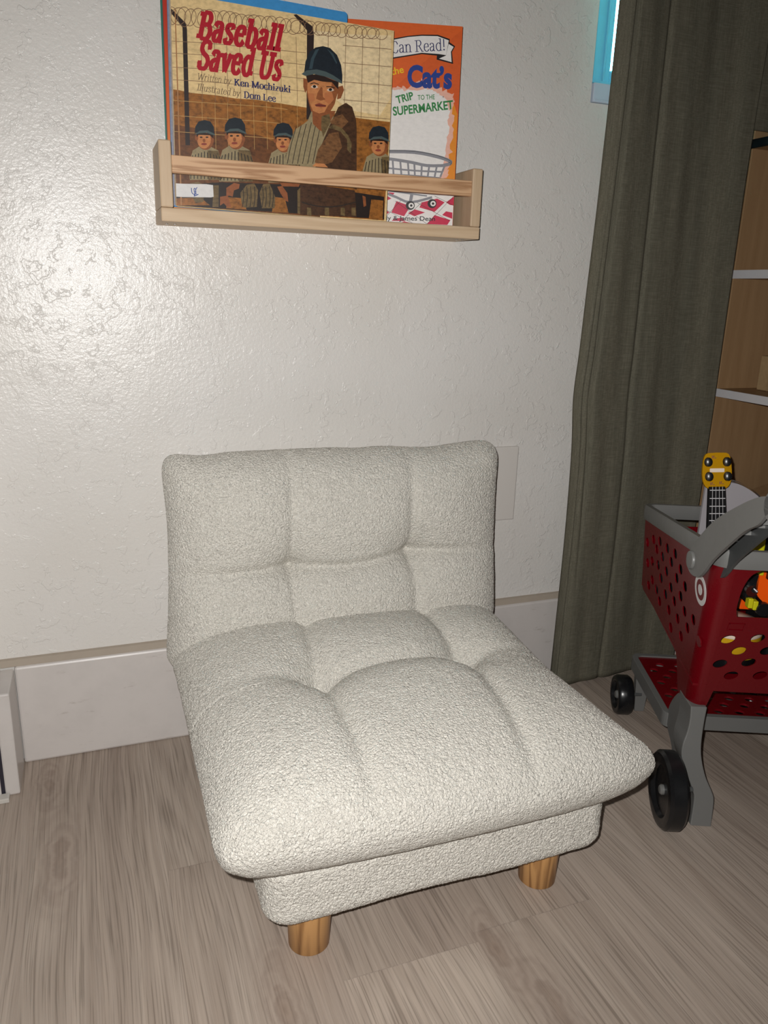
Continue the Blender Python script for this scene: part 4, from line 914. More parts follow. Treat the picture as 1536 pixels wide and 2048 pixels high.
def glyph_text(txt, style):
    th, tn, sh, xs = STYLE[style]
    V = []; Fc = []; x = 0; LV = []; lev = 0.0
    for ch in txt:
        adv, strokes, ser = G[ch]
        lev = 0.0
        for kind, pts in strokes:
            lev += .000004; LV += [lev - .000004] * (len(V) - len(LV))
            if kind == 'd':
                o = len(V); cx, cy = pts[0]; r = th * .72
                V += [(x + cx + r * math.cos(t), cy + r * math.sin(t)) for t in [k * math.pi / 6 for k in range(12)]]
                Fc.append(tuple(range(o, o + 12))); continue
            q = smooth_line(pts, 6, kind == 'c') if kind in 'sc' else pts
            if kind == 'c': q = q + [q[0]]
            P = np.array(q, float)
            D = np.gradient(P, axis=0); D /= (np.linalg.norm(D, axis=1, keepdims=True) + 1e-9)
            if kind == 'c':
                t = P[1] - P[-2]; t /= np.linalg.norm(t); D[0] = t; D[-1] = t
            w = (tn + (th - tn) * np.abs(D[:, 1]) ** 1.2) / 2
            N = np.stack([-D[:, 1], D[:, 0]], 1) * w[:, None]
            o = len(V); n = len(P)
            V += [(x + a, c) for a, c in (P + N)] + [(x + a, c) for a, c in (P - N)]
            Fc += [(o + i, o + i + 1, o + n + i + 1, o + n + i) for i in range(n - 1)]
        for cx, cy, w in ser:
            LV += [lev] * (len(V) - len(LV)); lev += .000004
            w2 = w / 2 + th * .28
            hh = sh / 2 if w > .06 else .09
            if w <= .06: w2 = th * .35
            y = cy + (0 if w <= .06 else (.02 - sh / 2 if cy > .3 else sh / 2 - .02))
            o = len(V); V += [(x + cx - w2, y - hh), (x + cx + w2, y - hh), (x + cx + w2, y + hh), (x + cx - w2, y + hh)]; Fc.append((o, o + 1, o + 2, o + 3))
        LV += [lev] * (len(V) - len(LV))
        x += adv + (.03 if style == 'slab' else .0)
    V = [(a * xs, c) for a, c in V]
    return V, Fc, LV
def bfont_text(txt, style):
    cu = bpy.data.curves.new('lettering', 'FONT'); cu.body = txt; cu.size = 1.0
    cu.offset = {'hand': .012, 'bhand': .045, 'mhand': .028}[style]; cu.resolution_u = 4
    ob = bpy.data.objects.new('lettering', cu); COL.objects.link(ob)
    me = ob.to_mesh()
    V = [(v.co.x, v.co.y) for v in me.vertices]; Fc = [tuple(p.vertices) for p in me.polygons]
    rr = random.Random(len(txt))
    ob.to_mesh_clear(); bpy.data.objects.remove(ob); bpy.data.curves.remove(cu)
    return V, Fc, [0.0] * len(V)
def book(name, label, M4, W, H, D, cover, spine, group='picture books on the wall shelf', back=None, r=.0035):
    # local x along the cover, z up, y = -D/2 front .. D/2 back ; spine at x = 0
    t = thing(name, label, 'book', M4=M4, group=group)
    ov = .0018
    MB().plate(rrect(0, W, 0, H, r), [], lambda u, v: (u, -D / 2, v), lambda u, v: (u, -D / 2 + .0016, v)).build('front_cover', cover, t, local=True)
    MB().plate(rrect(0, W, 0, H, r), [], lambda u, v: (u, D / 2 - .0016, v), lambda u, v: (u, D / 2, v)).build('back_cover', back or cover, t, local=True)
    MB().box(.0016, W - ov, -D / 2 + .0017, D / 2 - .0017, ov, H - ov).build('pages', 'paper', t, local=True)
    MB().plate([(0 + D / 2 * (1 - math.cos(a)) * .25 - .0010 * math.sin(a), -D / 2 * math.cos(a)) for a in [math.pi * k / 8 for k in range(9)]] + [(.0014, D / 2 - .0018), (.0014, -D / 2 + .0018)], [],
               lambda u, v: (u, v, r * .2), lambda u, v: (u, v, H - r * .2)).build('spine', spine, t, local=True)
    return t
def RY(a): return Matrix.Rotation(a, 4, 'Y')
# front picture book
m = Matrix.Translation((.1035, -.0475, .6962)) @ RY(math.radians(.8))
FB = book('picture_book', 'landscape picture book with red title lettering over a baseball scene, front of the shelf', m, .2515, .2090, .0090, 'ink_sky', 'greyspine')
art_mesh(ART_FRONT, TEXT_FRONT, .2515, .2090, 'sky', 'cover_art', FB, -.00455)
# tall sky-blue book just behind it
m = Matrix.Translation((.1010, -.0365, .6966)) @ RY(math.radians(1.0))
BB = book('picture_book', 'tall plain sky blue book sticking up behind the baseball book', m, .2000, .2235, .0070, 'blue', 'greyspine')
MB().box(.0003, .0062, -.0039, -.0034, .001, .2225).build('spine_glare', 'greyspine', BB, local=True)  # grey strip paints the glare along the blue cover's left edge
m = Matrix.Translation((.0994, -.0245, .6950)) @ RY(math.radians(.5))
book('picture_book', 'book with a red to orange spine, only its left edge showing on the shelf', m, .180, .2270, .0105, 'orangespine', 'orangespine', back='darkred')
m = Matrix.Translation((.0992, -.0110, .6946)) @ RY(math.radians(.3))
book('picture_book', 'thin teal green book nearest the wall, only its left edge showing', m, .170, .2290, .0060, 'teal', 'teal')
# paperback at the right, turned a little
ca = math.radians(14.6)
m = Matrix.Translation((.30391, -.00169, .6928)) @ Matrix.Rotation(-ca, 4, 'Z') @ Matrix.Translation((0, .0022, 0))
CBK = book('paperback', 'orange and white paperback reader with blue and green lettering, right end of the shelf', m, .152, .2285, .0040, 'ink_orange', 'ink_orange', back='ink_navy', r=.0012)
art_mesh(ART_CAT, TEXT_CAT, .152, .2285, 'orange', 'cover_art', CBK, -.00205)

# ------------------------------------------------------------------ the chair
def hash3(i, j, k, s):
    h = (i * 73856093) ^ (j * 19349663) ^ (k * 83492791) ^ (s * 2654435)
    h = (h ^ (h >> 13)) * 1274126177 & 0x7fffffff
    return ((h ^ (h >> 16)) & 0xffff) / 65535.0
def worley(P, size):
    Q = P / size; C = np.floor(Q).astype(np.int64); Fr = Q - C
    best = np.full(len(P), 9.0)
    for dx in (-1, 0, 1):
        for dy in (-1, 0, 1):
            for dz in (-1, 0, 1):
                i, j, k = C[:, 0] + dx, C[:, 1] + dy, C[:, 2] + dz
                ox = dx + hash3(i, j, k, 1) - Fr[:, 0]; oy = dy + hash3(i, j, k, 2) - Fr[:, 1]; oz = dz + hash3(i, j, k, 3) - Fr[:, 2]
                best = np.minimum(best, ox * ox + oy * oy + oz * oz)
    return np.sqrt(best)
def vnoise(P, size, s=7):
    Q = P / size; C = np.floor(Q).astype(np.int64); f = Q - C; f = f * f * (3 - 2 * f); r = 0
    for dx in (0, 1):
        for dy in (0, 1):
            for dz in (0, 1):
                w = (f[:, 0] if dx else 1 - f[:, 0]) * (f[:, 1] if dy else 1 - f[:, 1]) * (f[:, 2] if dz else 1 - f[:, 2])
                r = r + w * hash3(C[:, 0] + dx, C[:, 1] + dy, C[:, 2] + dz, s)
    return r
def loops(P):
    flat = P.reshape(-1, 3)
    w = flat
    a = worley(w, .0022); b = worley(w + 5.3, .0016)
    h = np.clip(1 - (a / .85) ** 2, 0, 1) * .0010 + np.clip(1 - (b / .85) ** 2, 0, 1) * .0005 + (vnoise(flat, .011, 9) - .5) * .0007
    return h.reshape(P.shape[:2])
def normals(P):
    du = np.gradient(P, axis=0); dv = np.gradient(P, axis=1)
    n = np.cross(du, dv); return n / (np.linalg.norm(n, axis=2, keepdims=True) + 1e-12)
def sheets_mesh(name, sheets, mat, parent):
    vs = []; fs = []; o = 0
    for P, flip in sheets:
        nu, nv = P.shape[:2]
        idx = o + np.arange(nu * nv).reshape(nu, nv)
        q = np.stack([idx[:-1, :-1], idx[1:, :-1], idx[1:, 1:], idx[:-1, 1:]], -1).reshape(-1, 4)
        if flip: q = q[:, ::-1]
        vs.append(P.reshape(-1, 3)); fs.append(q); o += nu * nv
    V = np.concatenate(vs).astype(np.float32); Q = np.concatenate(fs).astype(np.int32)
    w = np.array(ROOTM[root_of(parent)].inverted()); V = V @ w[:3, :3].T.astype(np.float32) + w[:3, 3].astype(np.float32)
    me = bpy.data.meshes.new(name)
    me.vertices.add(len(V)); me.vertices.foreach_set('co', V.ravel())
    me.loops.add(Q.size); me.loops.foreach_set('vertex_index', Q.ravel())
    me.polygons.add(len(Q)); me.polygons.foreach_set('loop_start', np.arange(0, Q.size, 4, dtype=np.int32))
    me.polygons.foreach_set('use_smooth', np.ones(len(Q), dtype=bool))
    me.update(calc_edges=True); me.materials.append(M[mat])
    ob = bpy.data.objects.new(name, me); COL.objects.link(ob); ob.parent = parent
    return ob
def gs(a, s): return np.exp(-(a / s) ** 2)
def pillow(name, parent, n1, n2, shape, frame, fine_bottom=False):
    """shape(u,v,side) -> local (a,b,h) arrays; frame maps to world; two sheets sharing their rim"""
    sheets = []
    for side, n in ((1, n1), (-1, n2)):
        t = np.linspace(-1, 1, n); cl = np.sin(t * math.pi / 2) * .45 + np.sign(t) * (1 - (1 - np.abs(t)) ** 1.6) * .55
        U, V = np.meshgrid(cl, cl, indexing='ij')
        a, b, h = shape(U, V, side)
        P = frame(a, b, h)
        N = normals(P) * (1 if side == 1 else -1)
        sgn = np.sign((N * frame.up).sum(2).mean() * side); N = N * sgn
        rim = (np.abs(U) > .99999) | (np.abs(V) > .99999)
        d = loops(P) if n > 200 else loops(P) * .8
        d = np.where(rim, .0009, d)
        rn = frame.rim(U, V); N = np.where(rim[..., None], rn, N)
        sheets.append((P + N * d[..., None], side * sgn < 0))
    return sheets_mesh(name, sheets, 'boucle', parent)

CH = thing('toddler_chair', 'armless cream boucle toddler chair with tufted cushions and round wooden legs', 'chair', (.293, -.28, 0))
def rimn(U, V, ea, eb):
    r = (np.abs(U) ** 8 * np.sign(U))[..., None] * ea + (np.abs(V) ** 8 * np.sign(V))[..., None] * eb
    return r / (np.linalg.norm(r, axis=2, keepdims=True) + 1e-9)
def squircle(U, V, n):
    r = (np.abs(U) ** n + np.abs(V) ** n) ** (1.0 / n) / np.maximum(np.maximum(np.abs(U), np.abs(V)), 1e-6)
    r = 1 + (r - 1) * np.maximum(np.abs(U), np.abs(V)) ** 4
    return U / r, V / r
class FrameSeat:
    up = np.array([0, 0, 1.0])
    def rim(s, U, V): return rimn(U, V, np.array([1., 0, 0]), np.array([0, 1., 0]))
    def __call__(s, a, b, h): return np.stack([a, b, h], -1)
def seat_shape(U, V, side):
    # U across (x), V front(-1) .. back(+1)
    hx = .2195; cx = .2915; y0, y1 = -.462, -.070
    yc, hy = (y0 + y1) / 2, (y1 - y0) / 2
    # outline: corners out, sides slightly pulled in at the middle, front bulging
    U0, V0 = U, V; U, V = squircle(U, V, 15.0)
    ax = cx + U * hx * (1.0 + .022 * np.abs(V) ** 4 - .004) + 0 * V
    by = yc + V * hy * (1.0 - .0 * U) - (V < 0) * .012 * (1 - np.abs(U) ** 2.2) * np.abs(V) ** 3
    U, V = U0, V0
    ex = (1 - np.abs(U) ** 8); ey = (1 - np.abs(V) ** 7)
    prof = .45 * np.clip(ex, 0, 1) ** .5 * np.clip(ey, 0, 1) ** .5 + .55 * np.minimum(np.clip(ex, 0, 1), np.clip(ey, 0, 1)) ** .5
    seam = .150 - .002 * U - .004 * np.abs(U) ** 6 * (V < 0) + .012 * np.clip(V, 0, 1)
    ear = np.exp(-((U - 1) / .16) ** 2 - ((V + 1) / .16) ** 2); ax = ax + .018 * ear; by = by + .006 * ear
    if side > 0:
        h = seam + .044 * prof + .026 * (1 - np.abs(U) ** 2.6) * (1 - np.abs(V) ** 2.4) * prof ** .5
        # seams running front to back
        ft = np.clip((by + .245) / -.22, 0, 1)
        s1 = .2185 - .010 * ft; s2 = .398 - .028 * ft
        bt = np.clip((by + .245) / .1, 0, 1)
        s1 = s1 + .010 * bt; s2 = s2 - .008 * bt
        deep = .25 + .75 * gs(by + .245, .085)
        for s in (s1, s2):
            h = h - (.0075 * gs(ax - s, .010) + .012 * gs(ax - s, .034) * deep) * prof * (.35 + .65 * np.clip((by + .50) / .14, 0, 1))
        # cross seam through the tufts
        inner = np.clip(1.15 - np.abs(ax - .305) / .20, 0, 1)
        h = h - (.010 * gs(by + .247, .012) + .016 * gs(by + .247, .040)) * prof * (.04 + .96 * inner ** 1.5)
        for tx, ty in ((.2185, -.247), (.398, -.245)):
            r = np.sqrt((ax - tx) ** 2 + (by - ty) ** 2)
            h = h - .016 * gs(r, .016) - .010 * gs(r, .040)
        # soft puff unevenness
        h = h + .003 * np.sin(ax * 21 + 1) * np.sin(by * 17) * prof
    else:
        h = np.maximum(seam - .046 * prof, .1205)
    return ax, by, h
class FrameBack:
    # leaning back cushion: b runs up the cushion, h is out towards the room
    ang = math.radians(6.0)
    up = np.array([0, -math.cos(ang), math.sin(ang)])
    def rim(s, U, V): return rimn(U, V, np.array([1., 0, 0]), np.array([0, math.sin(s.ang), math.cos(s.ang)]))
    def __call__(s, a, b, h):
        up = np.array([0, math.sin(s.ang), math.cos(s.ang)]); out = np.array([0, -math.cos(s.ang), math.sin(s.ang)])
        o = np.array([0, -.092, .150])
        return np.stack([a, 0 * a, 0 * a], -1) + o + b[..., None] * up + h[..., None] * out
def back_shape(U, V, side):
    # U across, V bottom(-1) .. top(+1)
    hb = .1345; bc = .1325
    cx = .2965; hx = .2235
    U0, V0 = U, V; U, V = squircle(U, V, 15.0)
    ax = cx + U * hx * (1.0 + .016 * np.abs(V) ** 3 - .016 * (1 - V ** 2))
    ax = ax - .006 * np.clip(-V, 0, 1) ** 2 * np.clip(U, 0, 1) - .008 * np.clip(.4 - V, 0, 1.4) / 1.4 * np.clip(-U, 0, 1) ** 2
    top = 1.0 + .010 * np.abs(U) ** 6
    b = bc + V * hb
    b = b + np.clip(V, 0, 1) ** 3 * (.004 * gs(U - .98, .16) + .004 * gs(U + .97, .10) - .005 * gs(U - .52, .2) - .003 * gs(U + .78, .1) - .002 * gs(U - .1, .1))
    U, V = U0, V0
    ex = 1 - np.abs(U) ** 8; ey = 1 - np.abs(V) ** 7
    prof = .45 * np.clip(ex, 0, 1) ** .5 * np.clip(ey, 0, 1) ** .5 + .55 * np.minimum(np.clip(ex, 0, 1), np.clip(ey, 0, 1)) ** .5
    if side > 0:
        h = .042 * prof + .017 * (1 - np.abs(U) ** 3) * (1 - np.abs(V) ** 3) + .008 * np.clip(-V + .2, 0, 1) * prof
        s1 = .2195 - .006 * np.clip(b - .15, 0, 1) * 0; s2 = .381 - .004 * gs(b - .2, .05)
        sb = .1235 + .006 * gs(ax - .40, .08) - .004 * gs(ax - .30, .05)
        for s in (s1, s2):
            h = h - (.0055 * gs(ax - s, .008) + .007 * gs(ax - s, .030)) * prof * (.45 + .55 * gs(b - sb, .10))
        wid = np.clip((ax - .09) / .1, 0, 1) * np.clip((.50 - ax) / .1, 0, 1)
        h = h - (.009 * gs(b - sb, .008) + .013 * gs(b - sb, .030)) * prof * (.4 + .6 * wid)
        for tx in (.2195, .381):
            r = np.sqrt((ax - tx) ** 2 + (b - sb) ** 2)
            h = h - .010 * gs(r, .014) - .006 * gs(r, .036)
        # gathers at the upper corners
        for ux, k in ((.93, 1), (-.95, .8)):
            h = h + .003 * k * np.sin((U * 14 + V * 9)) * gs(U - ux, .12) * gs(V - .88, .14)
        h = h + .002 * np.sin(ax * 27) * np.sin(b * 19 + 1) * prof
    else:
        h = -.040 * prof
    return ax, b, h
pillow('seat_cushion', CH, 740, 160, seat_shape, FrameSeat())
pillow('back_cushion', CH, 680, 140, back_shape, FrameBack())
# upholstered base: rounded box, swept around
def base_mesh():
    x0, x1, y0, y1, z0, z1, r = .1135, .4735, -.4465, -.085, .0530, .1225, .016
    n = 46; per = []
    def seg(p, q, k): return [(p[0] + (q[0] - p[0]) * i / k, p[1] + (q[1] - p[1]) * i / k) for i in range(k)]
    rc = .022
    def arc(cx, cy, a0, k): return [(cx + rc * math.cos(math.radians(a0 + 90 * i / k)), cy + rc * math.sin(math.radians(a0 + 90 * i / k))) for i in range(k)]
    loop = seg((x0 + rc, y0), (x1 - rc, y0), 360) + arc(x1 - rc, y0 + rc, -90, 38) + seg((x1, y0 + rc), (x1, y1 - rc), 150) + arc(x1 - rc, y1 - rc, 0, 14) + seg((x1 - rc, y1), (x0 + rc, y1), 60) + arc(x0 + rc, y1 - rc, 90, 14) + seg((x0, y1 - rc), (x0, y0 + rc), 300) + arc(x0 + rc, y0 + rc, 180, 38)
    loop.append(loop[0])
    L = np.array(loop)
    # vertical profile: inset, height
    prof = [(.10, z0)] + [(r - r * math.sin(a), z0 + r - r * math.cos(a)) for a in np.linspace(0, math.pi / 2, 24)] + [(0, z) for z in np.linspace(z0 + r, z1 - r, 62)[1:-1]] + [(r - r * math.cos(a), z1 - r + r * math.sin(a)) for a in np.linspace(0, math.pi / 2, 24)] + [(.10, z1)]
    cx, cy = (x0 + x1) / 2, (y0 + y1) / 2
    P = np.zeros((len(L), len(prof), 3))
    for k, (ins, z) in enumerate(prof):
        sx = 1 - ins / ((x1 - x0) / 2); sy = 1 - ins / ((y1 - y0) / 2)
        P[:, k, 0] = cx + (L[:, 0] - cx) * sx; P[:, k, 1] = cy + (L[:, 1] - cy) * sy; P[:, k, 2] = z
    P[..., 2] += .0015 * np.sin(P[..., 0] * 30) 
    N = normals(P)
    if (N[100, 30] @ np.array([0, -1, 0])) < 0: N = -N; fl_ = True
    else: fl_ = False
    N[-1] = N[0]
    D = loops(P)
    return [(P + N * D[..., None], fl_)]
sheets_mesh('base', base_mesh(), 'boucle', CH)
for lx, ly in ((.1615, -.4110), (.4190, -.4080), (.1615, -.125), (.419, -.125)):
    MB().lathe((lx, ly, 0), (0, 0, 1), [(.0185, 0), (.0200, .0016), (.0222, .0555), (.0222, .0560)], 48).build('leg', 'oak', CH, smooth=50)
# ------------------------------------------------------------------ toy shopping cart  (local: x across, y away, z up)
ca_ = math.atan2(-.4, .9165)
CART = thing('toy_shopping_cart', 'red and grey plastic toy shopping cart with round holes, standing by the curtain', 'toy cart', (.645, -.395, 0), ca_)
def cw(x, y, z):      # cart-local to world, used for things that lie in the cart
    return ROOTM[CART.name] @ Vector((x, y, z))
RB = .176             # right side
def sb(z): return -.02 - .1 * (z - .22)
def rb(z): return .160 + .1 * (z - .22)
def na(z): return .03 - .333 * (z - .155)
def fa(z): return .2555 - .10 * (z - .212)
bk = MB()
WT = .0013
# left side
side_holes = [(.2007,.2985),(.1716,.3052),(.1395,.3065),(.1076,.3102),(.2049,.2662),(.1591,.2885),(.1406,.275),(.1219,.2943),(.0853,.2979),(.1774,.2705),(.1627,.2573),(.0988,.2815),(.1205,.2608),(.1809,.2343),(.1417,.243),(.067,.283),(.0816,.2646),(.1051,.2485),(.1254,.2281),(.1662,.2233),(.0896,.2316),(.0653,.2517),(.1151,.2082),(.0527,.2359),(.0338,.2548),(.0744,.2150),(.0135,.2370),(.230,.285),(.2264,.2560),(.2190,.2255),(.1850,.2900),(.2020,.2400)]
def sep(hs, d):
    out = []
    for h in hs:
        if all((h[0] - g[0]) ** 2 + (h[1] - g[1]) ** 2 > d * d for g in out): out.append(h)
    return out
side_holes = sep(side_holes, .0168)
so = [(.2425, .318), (.253, .215), (.2465, .2085), (.130, .197), (.096, .190), (.088, .180), (.080, .139), (.0505, .139)] + [(na(z) + .019, z) for z in (.16, .2, .25, .3, .348)]
for sgn, fb_ in ((1, sb), (-1, rb)):
    bk.plate(so, [ellipse(h[0], h[1], .0073, .0066, 16) for h in side_holes], lambda u, v: (fb_(v), u, v), lambda u, v: (fb_(v) + sgn * WT, u, v))
# near end
nh = [(.0048,.2476),(.0364,.2511),(.021,.2318),(.0055,.2114),(.0367,.2155),(.0226,.1945),(.0549,.1968),(.0521,.2338)]
nh = nh + [(.0680,.2540),(.0840,.2360),(.0690,.2190),(.0860,.2000),(.1000,.2560),(.1010,.2210),(.1160,.2380),(.1180,.2020),(.1320,.2560),(.1330,.2210)]
win = smooth_line([(.0055, .2795), (.0022, .290), (.0010, .304), (.0010, .3173), (.0036, .3305), (.0085, .338), (.0200, .3445)], 4) + [(.07, .3475), (.118, .3445)] + [(.132, .336), (.1395, .318), (.1395, .295), (.136, .2795)]
no = [(sb(.36) + .0205, .3585), (rb(.36) - .0205, .3585), (rb(.25) - .02, .25), (rb(.14) - .019, .139), (rb(.14) - .042, .139), (rb(.14) - .046, .169), (.0090, .169), (.0065, .139), (sb(.14) + .0125, .139), (sb(.25) + .0165, .25)]
bk.plate(no, [ellipse(h[0], h[1], .0080, .0060, 18, .35) for h in nh] + [win], lambda u, v: (u, na(v), v), lambda u, v: (u, na(v) + WT, v))
# small raised frame under the window
for q in ((.0, .017, .2605, .2617), (.0, .017, .2692, .2704), (-.0004, .0008, .2605, .2704), (.0164, .0176, .2605, .2704)):
    bk.plate([(q[0], q[2]), (q[1], q[2]), (q[1], q[3]), (q[0], q[3])], [], lambda u, v: (u, na(v) - .0008, v), lambda u, v: (u, na(v) + .0005, v))
# rounded near corners
for left in (True, False):
    n = 9; P = np.zeros((n, 14, 3))
    for k, z in enumerate(np.linspace(.139, .3585, 14)):
        tt = (z - .139) / .2195
        rx = .0125 + (.0205 - .0125) * tt; ry = .019
        cxx = (sb(z) + rx) if left else (rb(z) - rx); cyy = na(z) + ry
        for i in range(n):
            a = math.pi / 2 * i / (n - 1)
            P[i, k] = (cxx + (-1 if left else 1) * rx * math.cos(a), cyy - ry * math.sin(a), z)
    bk.grid(P)
    bk.grid(P + np.array([(1 if left else -1) * .0026, .0026, 0]))
# far end, with a gap under the rim, and the sloping floor
fo = [(sb(.3) + .001, .306), (-.018, .317), (-.012, .306), (.152, .306), (.158, .317), (rb(.3) - .001, .306), (rb(.21), .212), (sb(.21), .212)]
fh = [(x, z) for k, z in enumerate((.288, .266, .244)) for x in [(-.004 + .014 * (k % 2)) + .026 * i for i in range(6)]]
bk.plate(fo, [ellipse(h[0], h[1], .0062, .0056, 14) for h in fh], lambda u, v: (u, fa(v), v), lambda u, v: (u, fa(v) - WT, v))
def flz(y): return .1745 + (.212 - .1745) * np.clip((y - .03) / .22, 0, 1)
bk.plate([(sb(.19) + .001, .026), (rb(.19) - .001, .026), (rb(.21) - .001, .254), (sb(.21) + .001, .254)], [], lambda u, v: (u, v, float(flz(v))), lambda u, v: (u, v, float(flz(v)) + .003))
bk.build('basket', 'red', CART, smooth=35, local=True)
# ring logo on the left side, by the handle
lg = MB(); lc = (.0135, .3000)
def ringp(r0, r1, mi, off):
    n = 40
    o = [(lc[0] + r1 * math.cos(2 * math.pi * i / n), lc[1] + r1 * math.sin(2 * math.pi * i / n)) for i in range(n)]
    lg.plate(o, [], lambda u, v: (sb(v) - off, u, v), lambda u, v: (sb(v) - .0001, u, v), mi)
ringp(0, .0180, 0, .0005); ringp(0, .0120, 1, .0007); ringp(0, .0062, 0, .0009)
lg.build('round_logo', ['white', 'red'], CART, local=True, label='white and red ring logo')
# grey rim
def rim_path():
    zf, zn = .3285, .3560
    pts = []
    def zz(y): return zf + (zn - zf) * np.clip((.245 - y) / .285, -.1, 1.1)
    r = .020
    L, R_, Nn, Ff = sb(.34) + .001, rb(.34) - .001, na(.357) + .0015, .243
    corners = [((L + r * .6, Ff - r * .6), 90, r * .6), ((L + r, Nn + r), 180, r), ((R_ - r, Nn + r), 270, r), ((R_ - r * .6, Ff - r * .6), 0, r * .6)]
    for (cx, cy), a0, rr in corners:
        for i in range(9):
            a = math.radians(a0 + 90 * i / 8); x, y = cx + rr * math.cos(a), cy + rr * math.sin(a)
            pts.append((x, y, float(zz(y))))
    return pts
rp = rim_path()
def ring_sweep(path, prof):
    n = len(path); m = len(prof); P = [Vector(p) for p in path]; vs = []; fs = []
    for i in range(n):
        d = (P[(i + 1) % n] - P[i - 1]).normalized(); out = d.cross(Vector((0, 0, 1))).normalized()
        for o, z in prof: vs.append(P[i] + out * o + Vector((0, 0, z)))
    for i in range(n):
        for j in range(m):
            fs.append((i * m + j, ((i + 1) % n) * m + j, ((i + 1) % n) * m + (j + 1) % m, i * m + (j + 1) % m))
    return vs, fs
# widen the band where the near end is lower than the sides
vs, fs = ring_sweep(rp, [(.0035, -.0115), (.0045, -.007), (.0045, .006), (.0030, .0085), (-.0030, .0085), (-.0042, .006), (-.0042, -.007), (-.0030, -.0115)])
MB().add(vs, fs).build('rim', 'grey', CART, smooth=40, local=True)
# handle: two curved channel arms and a grip
arm_o = [(.0121, .332), (.0105, .3442), (-.0082, .366), (-.047, .3987), (-.0997, .429), (-.1332, .4452), (-.1527, .4513), (-.168, .4535), (-.174, .447), (-.1640, .4400), (-.1543, .4342), (-.1422, .4224), (-.1193, .4097), (-.0934, .39), (-.0563, .3591), (-.0326, .334), (-.0169, .3264), (.0008, .3250)]
arm = smooth_line(arm_o, 3, True)
for nm, xo, sg in (('handle_arm', -.048, 1), ('handle_arm', RB + .030, -1)):
    b = MB()
    b.plate(arm, [], lambda u, v: (xo, u, v), lambda u, v: (xo + sg * .003, u, v))
    inner = [(u + .010 * (1 if u < -.02 else .4), v - .008) for u, v in arm_o]
    inner = smooth_line([(u, v) for u, v in arm_o], 3, True)
    b.plate(inner, [], lambda u, v: (xo + sg * .024, u, v), lambda u, v: (xo + sg * .027, u, v), 1)
    # web along the upper edge
    up = smooth_line(arm_o[:8], 4)
    P = np.array([[(xo, u, v), (xo + sg * .027, u, v)] for u, v in up]); b.grid(P)
    P2 = np.array([[(xo + sg * .002, u + .002, v - .003), (xo + sg * .025, u + .002, v - .003)] for u, v in up]); b.grid(P2, 1)
    # ribs
    for k in (2, 3, 4):
        (u0, v0), (u1, v1) = arm_o[k], arm_o[17 - k if 17 - k < len(arm_o) else -1]
        for f in (.0, .5):
            uu0 = u0 + (arm_o[k + 1][0] - u0) * f; vv0 = v0 + (arm_o[k + 1][1] - v0) * f
            b.plate([(uu0, vv0 - .002), (uu0 + .0018, vv0 - .002), (uu0 - .004, vv0 - .020), (uu0 - .0058, vv0 - .020)], [], lambda u, v: (xo + sg * .003, u, v), lambda u, v: (xo + sg * .024, u, v))
    b.build(nm, ['grey', 'dgrey'], CART, smooth=35, local=True)
    MB().lathe((xo + sg * .001, .0, .3395), (-sg, 0, 0), [(.0105, 0), (.0105, .0022), (.0095, .0036), (.006, .004)], 32).build('pivot_cap', 'grey', CART, smooth=40, local=True)
MB().tube([(-.048, -.160, .4445), (RB + .03, -.160, .4445)], .0125, 24).build('grip', 'grey', CART, smooth=40, local=True)
# lower rack
TZ = .088; tx0, tx1, ty0, ty1 = -.0155, .1560, .100, .279
th = []
for k in range(9):
    for i in range(6):
        x = tx0 + .022 + .027 * i + (.0135 if k % 2 else 0); y = ty0 + .020 + .0182 * k
        if x < tx1 - .014 and y < ty1 - .014: th.append((x, y))
b = MB(); b.plate(rrect(tx0 + .008, tx1 - .008, ty0 + .008, ty1 - .008, .008), [ellipse(x, y, .0068, .0058, 16) for x, y in th], lambda u, v: (u, v, TZ + .002), lambda u, v: (u, v, TZ - .001))
b.build('rack_tray', 'red', CART, local=True)
b = MB(); b.plate(rrect(tx0, tx1, ty0, ty1, .014), [rrect(tx0 + .0082, tx1 - .0082, ty0 + .0082, ty1 - .0082, .008)], lambda u, v: (u, v, TZ + .004), lambda u, v: (u, v, TZ - .016))
b.build('rack_frame', 'grey', CART, local=True, bevel=.002)
